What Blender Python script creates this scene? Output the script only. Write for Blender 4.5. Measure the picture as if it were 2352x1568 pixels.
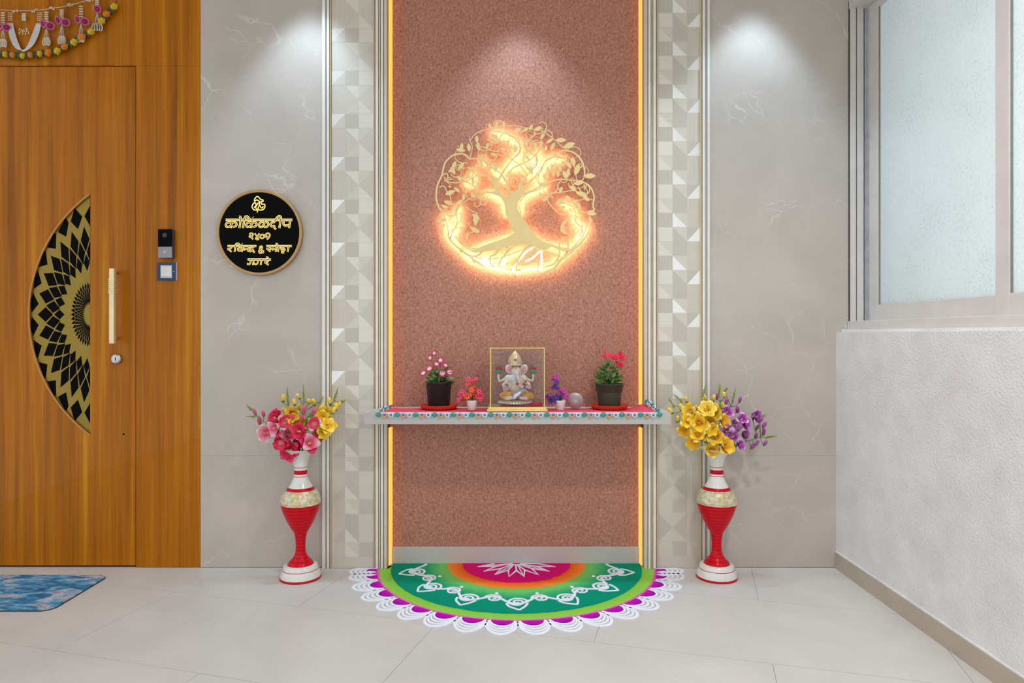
import bpy, bmesh, math, random
from mathutils import Vector, Matrix, Quaternion, noise

for o in list(bpy.data.objects):
    bpy.data.objects.remove(o)
C = bpy.context.scene.collection
SC = bpy.context.scene
PI = math.pi

# ------------------------------------------------------------------ camera
F = 1568.0            # focal length in pixels of the 2352 x 1568 frame (24 mm)
D = 2.9               # camera distance from the back wall (wall face is Y = 0)
ZC = 0.9897           # camera height
VX, VY = 1176.0, 768.0
cam = bpy.data.cameras.new('camera')
cam.lens = 24.0
cam.sensor_width = 36.0
cam.shift_y = -(784.0 - VY) / 2352.0
cam.clip_start = 0.05
co = bpy.data.objects.new('camera', cam)
C.objects.link(co)
co.location = (0, -D, ZC)
co.rotation_euler = (PI / 2, 0, 0)
SC.camera = co


def P(px, py, Y=0.0):
    d = D + Y
    return Vector(((px - VX) * d / F, Y, ZC - (py - VY) * d / F))


def PX(px, Y=0.0):
    return (px - VX) * (D + Y) / F


def PZ(py, Y=0.0):
    return ZC - (py - VY) * (D + Y) / F


# ------------------------------------------------------------------ world, lights, exposure
SC.view_settings.view_transform = 'Standard'
SC.view_settings.look = 'None'
SC.view_settings.exposure = 0.0
SC.view_settings.gamma = 1.0
SC.view_settings.use_curve_mapping = False
SC.cycles.use_denoising = True
w = bpy.data.worlds.new('daylight')
SC.world = w
w.use_nodes = True
bg = w.node_tree.nodes['Background']
bg.inputs[0].default_value = (0.90, 0.97, 1.03, 1)
bg.inputs[1].default_value = 1.10


def spot(name, loc, energy, size, blend, color, radius=0.03, rot=(0, 0, 0)):
    l = bpy.data.lights.new(name, 'SPOT')
    l.energy = energy
    l.spot_size = math.radians(size)
    l.spot_blend = blend
    l.color = color
    l.shadow_soft_size = radius
    o = bpy.data.objects.new(name, l)
    o.location = loc
    o.rotation_euler = rot
    C.objects.link(o)
    return o


COOL = (0.56, 0.78, 1.0)
CEIL = 2.62
spot('downlight_niche', (0.026, -0.165, CEIL - 0.02), 29, 74, 0.6, COOL)
spot('downlight_door_side', (-0.86, -0.19, CEIL - 0.02), 29, 74, 0.6, COOL)
spot('downlight_window_side', (1.02, -0.19, CEIL - 0.02), 29, 74, 0.6, COOL)
spot('added_lobby_fill', (-0.7, -1.7, CEIL - 0.02), 12, 140, 0.8, (1, 0.98, 0.95), 0.09)  # added out-of-view fill for vase highlights and frontal light, no known fixture
spot('added_lobby_fill', (0.85, -1.6, CEIL - 0.02), 95, 150, 0.8, (0.97, 0.98, 1.0), 0.09)  # stronger added fill, lifts floor, plaster and tile on the window side

# daylight falling on the outside of the frosted window
dl = bpy.data.lights.new('window_daylight', 'AREA')
dl.shape = 'RECTANGLE'
dl.size, dl.size_y = 2.2, 1.6
dl.energy = 44
dl.color = (0.95, 0.98, 1.0)
do = bpy.data.objects.new('window_daylight', dl)
do.location = (2.7, -1.9, 1.55)
do.rotation_euler = (0, PI / 2, 0)
C.objects.link(do)

# ------------------------------------------------------------------ helpers
ORG = {}


def lin(c):
    out = []
    for v in c[:3]:
        v /= 255.0
        out.append(v / 12.92 if v <= 0.04045 else ((v + 0.055) / 1.055) ** 2.4)
    return tuple(out) + (1.0,)


MATS = {}


def mat(name):
    m = bpy.data.materials.new(name)
    m.use_nodes = True
    MATS[name] = m
    return m, m.node_tree.nodes, m.node_tree.links, m.node_tree.nodes['Principled BSDF']


def plain(name, col, rough=0.5, metal=0.0, coat=0.0, var=0.06, scale=30.0, sub=0.0, emit=None, est=0.0, spec=None):
    """procedural: base colour broken up by a little noise"""
    if name in MATS:
        return MATS[name]
    m, N, L, B = mat(name)
    tc = N.new('ShaderNodeTexCoord')
    nz = N.new('ShaderNodeTexNoise')
    nz.inputs['Scale'].default_value = scale
    nz.inputs['Detail'].default_value = 3
    L.new(tc.outputs['Object'], nz.inputs['Vector'])
    r = N.new('ShaderNodeValToRGB')
    c = lin(col)
    r.color_ramp.elements[0].position = 0.3
    r.color_ramp.elements[1].position = 0.7
    r.color_ramp.elements[0].color = tuple(max(0, v * (1 - var)) for v in c[:3]) + (1,)
    r.color_ramp.elements[1].color = tuple(min(1, v * (1 + var)) for v in c[:3]) + (1,)
    L.new(nz.outputs['Fac'], r.inputs['Fac'])
    L.new(r.outputs['Color'], B.inputs['Base Color'])
    B.inputs['Roughness'].default_value = rough
    B.inputs['Metallic'].default_value = metal
    B.inputs['Coat Weight'].default_value = coat
    B.inputs['Coat Roughness'].default_value = 0.06
    if spec is not None:
        B.inputs['Specular IOR Level'].default_value = spec
    if sub:
        B.inputs['Subsurface Weight'].default_value = sub
        B.inputs['Subsurface Radius'].default_value = (0.01, 0.006, 0.004)
        B.inputs['Subsurface Scale'].default_value = 0.3
    if emit:
        B.inputs['Emission Color'].default_value = emit
        B.inputs['Emission Strength'].default_value = est
    return m


def ramp(N, stops, interp='LINEAR'):
    r = N.new('ShaderNodeValToRGB')
    r.color_ramp.interpolation = interp
    e = r.color_ramp.elements
    while len(e) < len(stops):
        e.new(0.5)
    for i, (p, c) in enumerate(stops):
        e[i].position = p
        e[i].color = lin(c)
    return r


def mapped(N, L, scale=(1, 1, 1), coord='Object', rot=(0, 0, 0)):
    tc = N.new('ShaderNodeTexCoord')
    mp = N.new('ShaderNodeMapping')
    mp.inputs['Scale'].default_value = scale
    mp.inputs['Rotation'].default_value = rot
    L.new(tc.outputs[coord], mp.inputs['Vector'])
    return mp.outputs['Vector']


def tex_noise(N, L, vec, scale, detail=4, rough=0.55, dist=0.0):
    n = N.new('ShaderNodeTexNoise')
    n.inputs['Scale'].default_value = scale
    n.inputs['Detail'].default_value = detail
    n.inputs['Roughness'].default_value = rough
    n.inputs['Distortion'].default_value = dist
    L.new(vec, n.inputs['Vector'])
    return n.outputs['Fac']


def bump(N, L, fac, B, strength=0.3, dist=0.01):
    b = N.new('ShaderNodeBump')
    b.inputs['Strength'].default_value = strength
    b.inputs['Distance'].default_value = dist
    L.new(fac, b.inputs['Height'])
    L.new(b.outputs['Normal'], B.inputs['Normal'])


def mixc(N, L, fac, a, b, mode='MIX'):
    m = N.new('ShaderNodeMix')
    m.data_type = 'RGBA'
    m.blend_type = mode
    for s, v in ((0, fac), (6, a), (7, b)):
        if hasattr(v, 'links') or hasattr(v, 'is_linked'):
            L.new(v, m.inputs[s])
        else:
            m.inputs[s].default_value = v
    return m.outputs[2]


# --- object making
def tag(o, label=None, cat=None, group=None, kind=None):
    if label:
        o['label'] = label
    if cat:
        o['category'] = cat
    if group:
        o['group'] = group
    if kind:
        o['kind'] = kind
    return o


def empty(name, loc=(0, 0, 0)):
    o = bpy.data.objects.new(name, None)
    o.empty_display_size = 0.05
    o.location = loc
    C.objects.link(o)
    ORG[o] = Vector(loc)
    return o


def mesh(name, vf, smooth=False):
    v, f = vf
    me = bpy.data.meshes.new(name)
    me.from_pydata([tuple(p) for p in v], [], f)
    me.update()
    bm = bmesh.new()
    bm.from_mesh(me)
    bmesh.ops.recalc_face_normals(bm, faces=bm.faces)
    bm.to_mesh(me)
    bm.free()
    if smooth:
        me.polygons.foreach_set('use_smooth', [True] * len(me.polygons))
    return me


def link(name, me, m, parent=None, loc=(0, 0, 0), rot=None):
    if m and not me.materials:
        me.materials.append(m)
    o = bpy.data.objects.new(name, me)
    o.location = loc
    if rot is not None:
        if isinstance(rot, Quaternion):
            o.rotation_mode = 'QUATERNION'
            o.rotation_quaternion = rot
        else:
            o.rotation_euler = rot
    if parent:
        o.parent = parent
    C.objects.link(o)
    return o


def mk(name, vf, m, parent=None, smooth=False):
    """mesh given in world coordinates, stored relative to its parent's origin"""
    org = ORG.get(parent, Vector((0, 0, 0))) if parent else Vector((0, 0, 0))
    v, f = vf
    me = mesh(name, ([Vector(p) - org for p in v], f), smooth)
    o = link(name, me, m, parent)
    ORG[o] = org
    return o


def mko(name, vf, m, origin, smooth=False):
    """top-level mesh with its origin at the given point"""
    org = Vector(origin)
    v, f = vf
    o = link(name, mesh(name, ([Vector(p) - org for p in v], f), smooth), m, None, org)
    ORG[o] = org
    return o


def join(*vfs):
    V, Fs = [], []
    for v, f in vfs:
        n = len(V)
        V += [Vector(p) for p in v]
        Fs += [[i + n for i in q] for q in f]
    return V, Fs


def box(x0, x1, y0, y1, z0, z1, b=0.0):
    if b <= 0:
        v = [(x, y, z) for z in (z0, z1) for y in (y0, y1) for x in (x0, x1)]
        f = [(0, 2, 3, 1), (4, 5, 7, 6), (0, 1, 5, 4), (2, 6, 7, 3), (0, 4, 6, 2), (1, 3, 7, 5)]
        return v, f
    bm = bmesh.new()
    bmesh.ops.create_cube(bm, size=1)
    for q in bm.verts:
        q.co = Vector((x0 + (q.co.x + .5) * (x1 - x0), y0 + (q.co.y + .5) * (y1 - y0), z0 + (q.co.z + .5) * (z1 - z0)))
    bmesh.ops.bevel(bm, geom=bm.edges[:], offset=b, segments=2, affect='EDGES', profile=0.5)
    return from_bm(bm)


def from_bm(bm):
    bm.verts.ensure_lookup_table()
    bm.verts.index_update()
    v = [q.co.copy() for q in bm.verts]
    f = [[q.index for q in p.verts] for p in bm.faces]
    bm.free()
    return v, f


def prism(poly, fn, h0, h1):
    """extrude a 2d polygon; fn(u, v, h) gives the point"""
    n = len(poly)
    v = [fn(a, b, h0) for a, b in poly] + [fn(a, b, h1) for a, b in poly]
    f = [list(range(n)), list(range(2 * n - 1, n - 1, -1))]
    f += [(i, (i + 1) % n, n + (i + 1) % n, n + i) for i in range(n)]
    return v, f


def lathe(prof, c=(0, 0, 0), seg=32, axis='Z', caps=True):
    v, f = [], []
    c = Vector(c)
    for r, z in prof:
        for k in range(seg):
            a = 2 * PI * k / seg
            p = (r * math.cos(a), r * math.sin(a), z)
            if axis == 'Y':
                p = (p[0], -p[2], p[1])
            v.append(c + Vector(p))
    for i in range(len(prof) - 1):
        for k in range(seg):
            a, b = i * seg + k, i * seg + (k + 1) % seg
            f.append((a, b, b + seg, a + seg))
    if caps:
        f.append(list(range(seg)))
        n = (len(prof) - 1) * seg
        f.append([n + k for k in range(seg)])
    return v, f


def ellipsoid(c, r, nu=12, nv=8, rot=None):
    v, f = [], []
    c = Vector(c)
    R = rot if rot is not None else Quaternion()
    v.append(c + R @ Vector((0, 0, r[2])))
    for i in range(1, nv):
        t = PI * i / nv
        for k in range(nu):
            a = 2 * PI * k / nu
            v.append(c + R @ Vector((r[0] * math.sin(t) * math.cos(a), r[1] * math.sin(t) * math.sin(a), r[2] * math.cos(t))))
    v.append(c + R @ Vector((0, 0, -r[2])))
    last = len(v) - 1
    for k in range(nu):
        f.append((0, 1 + k, 1 + (k + 1) % nu))
        for i in range(nv - 2):
            a, b = 1 + i * nu + k, 1 + i * nu + (k + 1) % nu
            f.append((a, a + nu, b + nu, b))
        b = 1 + (nv - 2) * nu
        f.append((b + k, last, b + (k + 1) % nu))
    return v, f


def tube(pts, r, seg=8):
    pts = [Vector(p) for p in pts]
    n = len(pts)
    rr = r if isinstance(r, (list, tuple)) else [r] * n
    v, f = [], []
    up = Vector((0, 0, 1))
    t0 = (pts[1] - pts[0]).normalized()
    a = t0.orthogonal().normalized()
    for i in range(n):
        t = (pts[min(i + 1, n - 1)] - pts[max(i - 1, 0)]).normalized()
        a = (a - t * a.dot(t))
        a = a.normalized() if a.length > 1e-6 else t.orthogonal().normalized()
        b = t.cross(a)
        for k in range(seg):
            q = 2 * PI * k / seg
            v.append(pts[i] + (a * math.cos(q) + b * math.sin(q)) * rr[i])
    for i in range(n - 1):
        for k in range(seg):
            p, q = i * seg + k, i * seg + (k + 1) % seg
            f.append((p, q, q + seg, p + seg))
    f.append(list(range(seg)))
    f.append([(n - 1) * seg + k for k in range(seg)])
    return v, f


def catmull(pts, n=6, closed=False):
    pts = [Vector(p) for p in pts]
    m = len(pts)
    if m < 3 and not closed:
        return [pts[0].lerp(pts[-1], i / n) for i in range(n + 1)]
    out = []
    for i in range(m if closed else m - 1):
        g = (lambda k: pts[k % m]) if closed else (lambda k: pts[min(max(k, 0), m - 1)])
        p0, p1, p2, p3 = g(i - 1), g(i), g(i + 1), g(i + 2)
        for j in range(n):
            t = j / n
            out.append(0.5 * ((2 * p1) + (p2 - p0) * t + (2 * p0 - 5 * p1 + 4 * p2 - p3) * t * t + (3 * p1 - p0 - 3 * p2 + p3) * t ** 3))
    if not closed:
        out.append(pts[-1])
    return out


def ribbon(pts, wid, fn, h0, h1, n=6, closed=False, smooth=True):
    """flat band of real thickness along a 2d path; fn(u, v, h) -> point"""
    m = len(pts)
    q = catmull([(a, b, 0) for a, b in pts], n, closed) if smooth else [Vector((a, b, 0)) for a, b in pts]
    k = len(q)
    v, f = [], []
    for i in range(k):
        if closed:
            t = q[(i + 1) % k] - q[i - 1]
        else:
            t = q[min(i + 1, k - 1)] - q[max(i - 1, 0)]
        t = t.normalized() if t.length > 1e-9 else Vector((1, 0, 0))
        nn = Vector((-t.y, t.x, 0))
        if isinstance(wid, (list, tuple)):
            s = i / max(1, k - 1) * (len(wid) - 1)
            j = min(int(s), len(wid) - 2)
            ww = wid[j] + (wid[j + 1] - wid[j]) * (s - j)
        else:
            ww = wid
        a, b = q[i] + nn * ww / 2, q[i] - nn * ww / 2
        v += [fn(a.x, a.y, h0), fn(b.x, b.y, h0), fn(a.x, a.y, h1), fn(b.x, b.y, h1)]
    for i in range(k if closed else k - 1):
        a, b = 4 * i, 4 * ((i + 1) % k)
        f += [(a, b, b + 1, a + 1), (a + 2, a + 3, b + 3, b + 2), (a, a + 2, b + 2, b), (a + 1, b + 1, b + 3, a + 3)]
    if not closed:
        f += [(0, 1, 3, 2)]
        e = 4 * (k - 1)
        f += [(e, e + 2, e + 3, e + 1)]
    return v, f


def facing(n, twist=0.0):
    q = Vector((0, 0, 1)).rotation_difference(Vector(n).normalized())
    return q @ Quaternion((0, 0, 1), twist)


# ------------------------------------------------------------------ materials
def m_wood():
    m, N, L, B = mat('amber wood laminate')
    v1 = mapped(N, L, (9, 1, 0.22))
    n1 = tex_noise(N, L, v1, 2.2, 6, 0.6, 0.25)
    v2 = mapped(N, L, (70, 1, 1.1))
    n2 = tex_noise(N, L, v2, 2.0, 4, 0.6, 0.3)
    r1 = ramp(N, [(0.28, (126, 70, 0)), (0.45, (172, 100, 0)), (0.58, (190, 112, 4)), (0.72, (210, 142, 10))])
    L.new(n1, r1.inputs['Fac'])
    r2 = ramp(N, [(0.35, (205, 190, 175)), (0.6, (255, 255, 255))])
    L.new(n2, r2.inputs['Fac'])
    c = mixc(N, L, 0.5, r1.outputs['Color'], r2.outputs['Color'], 'MULTIPLY')
    L.new(c, B.inputs['Base Color'])
    B.inputs['Roughness'].default_value = 0.42
    B.inputs['Specular IOR Level'].default_value = 0.1
    B.inputs['Coat Weight'].default_value = 0.22
    B.inputs['Coat Roughness'].default_value = 0.025
    return m


def m_marble(name, base, lo, vein, rough, veinw=0.018, vs=1.1, vamt=0.55):
    m, N, L, B = mat(name)
    v = mapped(N, L, (1, 1, 1))
    n1 = tex_noise(N, L, v, 2.3, 6, 0.62, 0.4)
    r1 = ramp(N, [(0.3, lo), (0.7, base)])
    L.new(n1, r1.inputs['Fac'])
    # thin crackle of hairline veins, broken up by a mask
    nd = N.new('ShaderNodeTexNoise'); nd.inputs['Scale'].default_value = 2.6; nd.inputs['Detail'].default_value = 5
    L.new(v, nd.inputs['Vector'])
    sv = N.new('ShaderNodeVectorMath'); sv.operation = 'SCALE'; sv.inputs['Scale'].default_value = 0.55
    L.new(nd.outputs['Color'], sv.inputs[0])
    av = N.new('ShaderNodeVectorMath'); av.operation = 'ADD'
    L.new(v, av.inputs[0]); L.new(sv.outputs[0], av.inputs[1])
    vo = N.new('ShaderNodeTexVoronoi'); vo.feature = 'DISTANCE_TO_EDGE'; vo.inputs['Scale'].default_value = vs
    L.new(av.outputs[0], vo.inputs['Vector'])
    r2 = N.new('ShaderNodeMapRange')
    r2.inputs['From Min'].default_value = 0.0
    r2.inputs['From Max'].default_value = veinw
    r2.inputs['To Min'].default_value = vamt
    r2.inputs['To Max'].default_value = 0.0
    L.new(vo.outputs['Distance'], r2.inputs['Value'])
    n3 = tex_noise(N, L, v, 3.7, 3, 0.5, 0.0)
    r3 = N.new('ShaderNodeMapRange')
    r3.inputs['From Min'].default_value = 0.46
    r3.inputs['From Max'].default_value = 0.68
    L.new(n3, r3.inputs['Value'])
    mm = N.new('ShaderNodeMath'); mm.operation = 'MULTIPLY'
    L.new(r2.outputs[0], mm.inputs[0]); L.new(r3.outputs[0], mm.inputs[1])
    c = mixc(N, L, mm.outputs[0], r1.outputs['Color'], lin(vein))
    L.new(c, B.inputs['Base Color'])
    B.inputs['Roughness'].default_value = rough
    return m


def m_panel():
    m, N, L, B = mat('terracotta textured panel')
    v = mapped(N, L, (1, 1, 0.85))
    n1 = tex_noise(N, L, v, 105, 6, 0.72, 0.3)
    n2 = tex_noise(N, L, mapped(N, L, (1, 1, 0.25)), 420, 2, 0.5, 0.0)
    r1 = ramp(N, [(0.28, (124, 74, 59)), (0.43, (174, 117, 96)), (0.57, (196, 136, 114)), (0.74, (218, 166, 144))])
    L.new(n1, r1.inputs['Fac'])
    r2 = ramp(N, [(0.3, (216, 208, 204)), (0.6, (255, 255, 255))])
    L.new(n2, r2.inputs['Fac'])
    c = mixc(N, L, 1.0, r1.outputs['Color'], r2.outputs['Color'], 'MULTIPLY')
    L.new(c, B.inputs['Base Color'])
    B.inputs['Roughness'].default_value = 0.55
    bump(N, L, n1, B, 0.12, 0.002)
    return m


def m_plaster():
    m, N, L, B = mat('rough white plaster')
    v = mapped(N, L, (1, 1, 1))
    n1 = tex_noise(N, L, v, 120, 3, 0.5)
    n2 = tex_noise(N, L, v, 9, 3, 0.5)
    r = ramp(N, [(0.3, (226, 223, 221)), (0.7, (238, 236, 234))])
    L.new(n2, r.inputs['Fac'])
    L.new(r.outputs['Color'], B.inputs['Base Color'])
    B.inputs['Roughness'].default_value = 0.6
    bump(N, L, n1, B, 0.42, 0.007)
    return m


def m_glass():
    m, N, L, B = mat('frosted window glass')
    N.remove(B)
    out = N['Material Output']
    v = mapped(N, L, (1, 1, 1))
    n1 = tex_noise(N, L, v, 110, 6, 0.75)
    n2 = tex_noise(N, L, v, 4, 4, 0.6)
    a = N.new('ShaderNodeMath'); a.operation = 'MULTIPLY_ADD'
    a.inputs[1].default_value = 0.22
    L.new(n2, a.inputs[0]); L.new(n1, a.inputs[2])
    r = ramp(N, [(0.36, (230, 234, 234)), (0.64, (226, 230, 230)), (0.73, (212, 218, 217)), (0.81, (186, 193, 193)), (0.90, (150, 157, 157))])
    L.new(a.outputs[0], r.inputs['Fac'])
    tr = N.new('ShaderNodeBsdfTranslucent')
    L.new(r.outputs['Color'], tr.inputs['Color'])
    df = N.new('ShaderNodeBsdfDiffuse')
    L.new(r.outputs['Color'], df.inputs['Color'])
    mx = N.new('ShaderNodeMixShader'); mx.inputs[0].default_value = 0.3
    L.new(tr.outputs[0], mx.inputs[1]); L.new(df.outputs[0], mx.inputs[2])
    gl = N.new('ShaderNodeBsdfGlossy'); gl.inputs['Roughness'].default_value = 0.12
    mx2 = N.new('ShaderNodeMixShader'); mx2.inputs[0].default_value = 0.05
    L.new(mx.outputs[0], mx2.inputs[1]); L.new(gl.outputs[0], mx2.inputs[2])
    L.new(mx2.outputs[0], out.inputs['Surface'])
    return m


def m_clear():
    m, N, L, B = mat('clear acrylic')
    N.remove(B)
    out = N['Material Output']
    tr = N.new('ShaderNodeBsdfTransparent'); tr.inputs['Color'].default_value = (0.97, 0.98, 0.985, 1)
    gl = N.new('ShaderNodeBsdfGlossy'); gl.inputs['Roughness'].default_value = 0.03
    fr = N.new('ShaderNodeFresnel'); fr.inputs['IOR'].default_value = 1.28
    mx = N.new('ShaderNodeMixShader')
    L.new(fr.outputs[0], mx.inputs[0]); L.new(tr.outputs[0], mx.inputs[1]); L.new(gl.outputs[0], mx.inputs[2])
    L.new(mx.outputs[0], out.inputs['Surface'])
    return m


def emit(name, col, st):
    if name in MATS:
        return MATS[name]
    m, N, L, B = mat(name)
    B.inputs['Base Color'].default_value = (0.06, 0.05, 0.04, 1)
    B.inputs['Emission Color'].default_value = tuple(col) + (1,)
    B.inputs['Emission Strength'].default_value = st
    return m


def m_foil(name, col, rough, metal, horiz=False):
    m, N, L, B = mat(name)
    v = mapped(N, L, (1, 1, 260) if horiz else (260, 1, 1))
    n = tex_noise(N, L, v, 1.0, 3, 0.6)
    c = lin(col)
    r = N.new('ShaderNodeValToRGB')
    r.color_ramp.elements[0].position = 0.3; r.color_ramp.elements[1].position = 0.7
    r.color_ramp.elements[0].color = tuple(x * 0.9 for x in c[:3]) + (1,)
    r.color_ramp.elements[1].color = tuple(min(1, x * 1.07) for x in c[:3]) + (1,)
    L.new(n, r.inputs['Fac']); L.new(r.outputs['Color'], B.inputs['Base Color'])
    B.inputs['Roughness'].default_value = rough
    B.inputs['Metallic'].default_value = metal
    return m


def m_mat():
    m, N, L, B = mat('blue marbled doormat print')
    n1 = tex_noise(N, L, mapped(N, L, (2.2, 5.5, 1)), 3.2, 6, 0.62, 1.2)
    r = ramp(N, [(0.28, (44, 74, 104)), (0.40, (30, 110, 156)), (0.47, (60, 150, 194)), (0.53, (150, 192, 214)), (0.60, (226, 196, 196)), (0.68, (120, 150, 176)), (0.76, (74, 100, 130))])
    L.new(n1, r.inputs['Fac'])
    n2 = tex_noise(N, L, mapped(N, L, (4, 9, 1)), 6, 5, 0.6, 0.6)
    r2 = ramp(N, [(0.35, (150, 160, 170)), (0.65, (255, 255, 255))])
    L.new(n2, r2.inputs['Fac'])
    c = mixc(N, L, 0.7, r.outputs['Color'], r2.outputs['Color'], 'MULTIPLY')
    L.new(c, B.inputs['Base Color'])
    B.inputs['Roughness'].default_value = 0.8
    return m


def m_powder(name, stops, r0, r1, nscale=60, ns=0.25):
    """coloured powder, pigment blended by distance from the pattern's centre"""
    m, N, L, B = mat(name)
    tc = N.new('ShaderNodeTexCoord')
    ln = N.new('ShaderNodeVectorMath'); ln.operation = 'LENGTH'
    L.new(tc.outputs['Object'], ln.inputs[0])
    n = tex_noise(N, L, tc.outputs['Object'], nscale, 4, 0.65)
    ad = N.new('ShaderNodeMath'); ad.operation = 'MULTIPLY_ADD'
    ad.inputs[1].default_value = ns * (r1 - r0)
    L.new(n, ad.inputs[0]); L.new(ln.outputs['Value'], ad.inputs[2])
    mr = N.new('ShaderNodeMapRange')
    mr.inputs['From Min'].default_value = r0 + ns * (r1 - r0) * 0.5
    mr.inputs['From Max'].default_value = r1 + ns * (r1 - r0) * 0.5
    L.new(ad.outputs[0], mr.inputs['Value'])
    r = ramp(N, stops)
    L.new(mr.outputs[0], r.inputs['Fac'])
    L.new(r.outputs['Color'], B.inputs['Base Color'])
    B.inputs['Roughness'].default_value = 0.95
    B.inputs['Specular IOR Level'].default_value = 0.1
    n3 = tex_noise(N, L, tc.outputs['Object'], 400, 2, 0.6)
    bump(N, L, n3, B, 0.4, 0.002)
    return m


def m_petal(name, inner, mid, tip):
    """petal pigment along the petal (attribute t, 0 at the throat)"""
    if name in MATS:
        return MATS[name]
    m, N, L, B = mat(name)
    at = N.new('ShaderNodeAttribute'); at.attribute_name = 't'
    r = ramp(N, [(0.05, inner), (0.5, mid), (0.95, tip)])
    L.new(at.outputs['Fac'], r.inputs['Fac'])
    L.new(r.outputs['Color'], B.inputs['Base Color'])
    B.inputs['Roughness'].default_value = 0.6
    B.inputs['Subsurface Weight'].default_value = 0.15
    B.inputs['Subsurface Radius'].default_value = (0.01, 0.006, 0.004)
    B.inputs['Subsurface Scale'].default_value = 0.3
    return m


def m_mosaic():
    m, N, L, B = mat('gold and white inlay')
    v = mapped(N, L, (1, 1, 1))
    vo = N.new('ShaderNodeTexVoronoi'); vo.inputs['Scale'].default_value = 85
    L.new(v, vo.inputs['Vector'])
    n = tex_noise(N, L, v, 60, 4, 0.65)
    r = ramp(N, [(0.3, (196, 168, 96)), (0.45, (206, 190, 146)), (0.6, (226, 222, 204)), (0.75, (178, 176, 150))])
    L.new(n, r.inputs['Fac'])
    c = mixc(N, L, 0.35, r.outputs['Color'], vo.outputs['Color'], 'SOFT_LIGHT')
    L.new(c, B.inputs['Base Color'])
    B.inputs['Roughness'].default_value = 0.3
    B.inputs['Metallic'].default_value = 0.2
    bump(N, L, vo.outputs['Distance'], B, 0.3, 0.003)
    return m


def m_red():
    m, N, L, B = mat('glazed red lacquer')
    wv = N.new('ShaderNodeTexWave')
    wv.bands_direction = 'Z'
    wv.inputs['Scale'].default_value = 22
    wv.inputs['Distortion'].default_value = 1.5
    wv.inputs['Detail'].default_value = 3
    L.new(mapped(N, L), wv.inputs['Vector'])
    r = ramp(N, [(0.0, (192, 6, 26)), (0.5, (206, 10, 32)), (1.0, (216, 18, 38))])
    L.new(wv.outputs['Fac'], r.inputs['Fac'])
    L.new(r.outputs['Color'], B.inputs['Base Color'])
    B.inputs['Roughness'].default_value = 0.25
    B.inputs['Specular IOR Level'].default_value = 0.12
    B.inputs['Coat Weight'].default_value = 0.08
    bump(N, L, wv.outputs['Fac'], B, 0.04, 0.001)
    return m


WOOD = m_wood()
TILE = m_marble('grey veined wall tile', (200, 188, 176), (184, 173, 162), (234, 229, 223), 0.34, 0.016, 4.6, 0.55)
FLOORT = m_marble('pale stone floor tile', (214, 208, 200), (199, 194, 187), (186, 181, 175), 0.42, 0.02, 1.6, 0.22)
PANEL = m_panel()
PLASTER = m_plaster()
FROST = m_glass()
CLEAR = m_clear()
GROUT = plain('grey grout', (172, 169, 166), 0.9)
DARKGAP = plain('dark joint', (52, 34, 18), 0.8)
CEILM = plain('white ceiling paint', (232, 231, 228), 0.8)
ALU = plain('cream powder coated aluminium', (214, 208, 202), 0.45, 0.0, 0.1, 0.05, 12)
ALUG = plain('weathered grey aluminium', (178, 180, 182), 0.5, 0.15, 0.0, 0.12, 25)
GASK = plain('black window gasket', (38, 36, 30), 0.7)
SKIRT = plain('beige skirting tile', (186, 172, 154), 0.4, 0, 0, 0.07, 8)
CREAM = plain('cream enamel moulding', (232, 228, 220), 0.28, 0.0, 0.2, 0.03)
GOLDL = plain('antique gold line', (216, 194, 150), 0.35, 0.2, 0, 0.05)
TAUPE = plain('taupe moulding', (188, 178, 164), 0.4, 0.1, 0, 0.04)
BEIGE = plain('warm beige moulding', (214, 200, 182), 0.35, 0.1, 0, 0.04)
FBASE = m_foil('striped champagne foil', (208, 199, 184), 0.45, 0.12)
FDARK = m_foil('brushed taupe foil', (199, 190, 177), 0.4, 0.15)
FMID = m_foil('champagne foil', (214, 206, 190), 0.36, 0.15, True)
FLIGHT = m_foil('pale champagne foil', (225, 218, 203), 0.32, 0.2, True)
FBRITE = m_foil('silver mirror foil', (243, 241, 235), 0.2, 0.35)
LED = emit('warm led diffuser', (1.0, 0.40, 0.07), 1.6)
GOLDP = plain('brushed gold sheet', (240, 212, 146), 0.4, 0.2, 0, 0.04, 20)
TREELED = emit('tree led diffuser', (1.0, 0.80, 0.42), 62.0)
LEDCORD = emit('led cord', (1.0, 0.86, 0.55), 3.0)
BLACKA = plain('black acrylic', (4, 4, 4), 0.35, spec=0.06)
RINGG = plain('satin bronze ring', (188, 150, 96), 0.38, 0.45)
NEON = emit('warm neon line', (1.0, 0.70, 0.18), 1.45)
NEONB = plain('amber letter core', (112, 84, 24), 0.5)
CHROME = plain('satin steel', (196, 192, 188), 0.25, 0.9)
BRASS = plain('polished pale brass', (236, 214, 166), 0.28, 0.45)
BRASSG = plain('brass sheet grille', (150, 122, 44), 0.4, 0.55, 0, 0.05, 15)
VOIDB = plain('black backing', (7, 7, 7), 0.6, spec=0.05)
STONE = m_marble('grey shelf stone', (196, 190, 184), (186, 180, 175), (212, 207, 202), 0.5, 0.02, 4.0, 0.3)
GREEN1 = plain('leaf green', (78, 122, 42), 0.5, 0, 0, 0.25, 60)
GREEN2 = plain('pale green blade', (128, 152, 52), 0.5, 0, 0, 0.2, 60)
GREEN3 = plain('mint leaf green', (130, 168, 118), 0.5, 0, 0, 0.2, 60)
STEMG = plain('stem green', (104, 128, 58), 0.6)
WHITEC = plain('white glaze', (228, 226, 218), 0.2, 0, 0.4, 0.02)
RED = m_red()
REDR = plain('red painted ring', (200, 12, 36), 0.3, spec=0.15)
MOSA = m_mosaic()
TERRA = plain('orange red plastic saucer', (214, 66, 36), 0.35, 0, 0.1)
POTB = plain('black plastic pot', (30, 32, 36), 0.42, spec=0.3)
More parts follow.
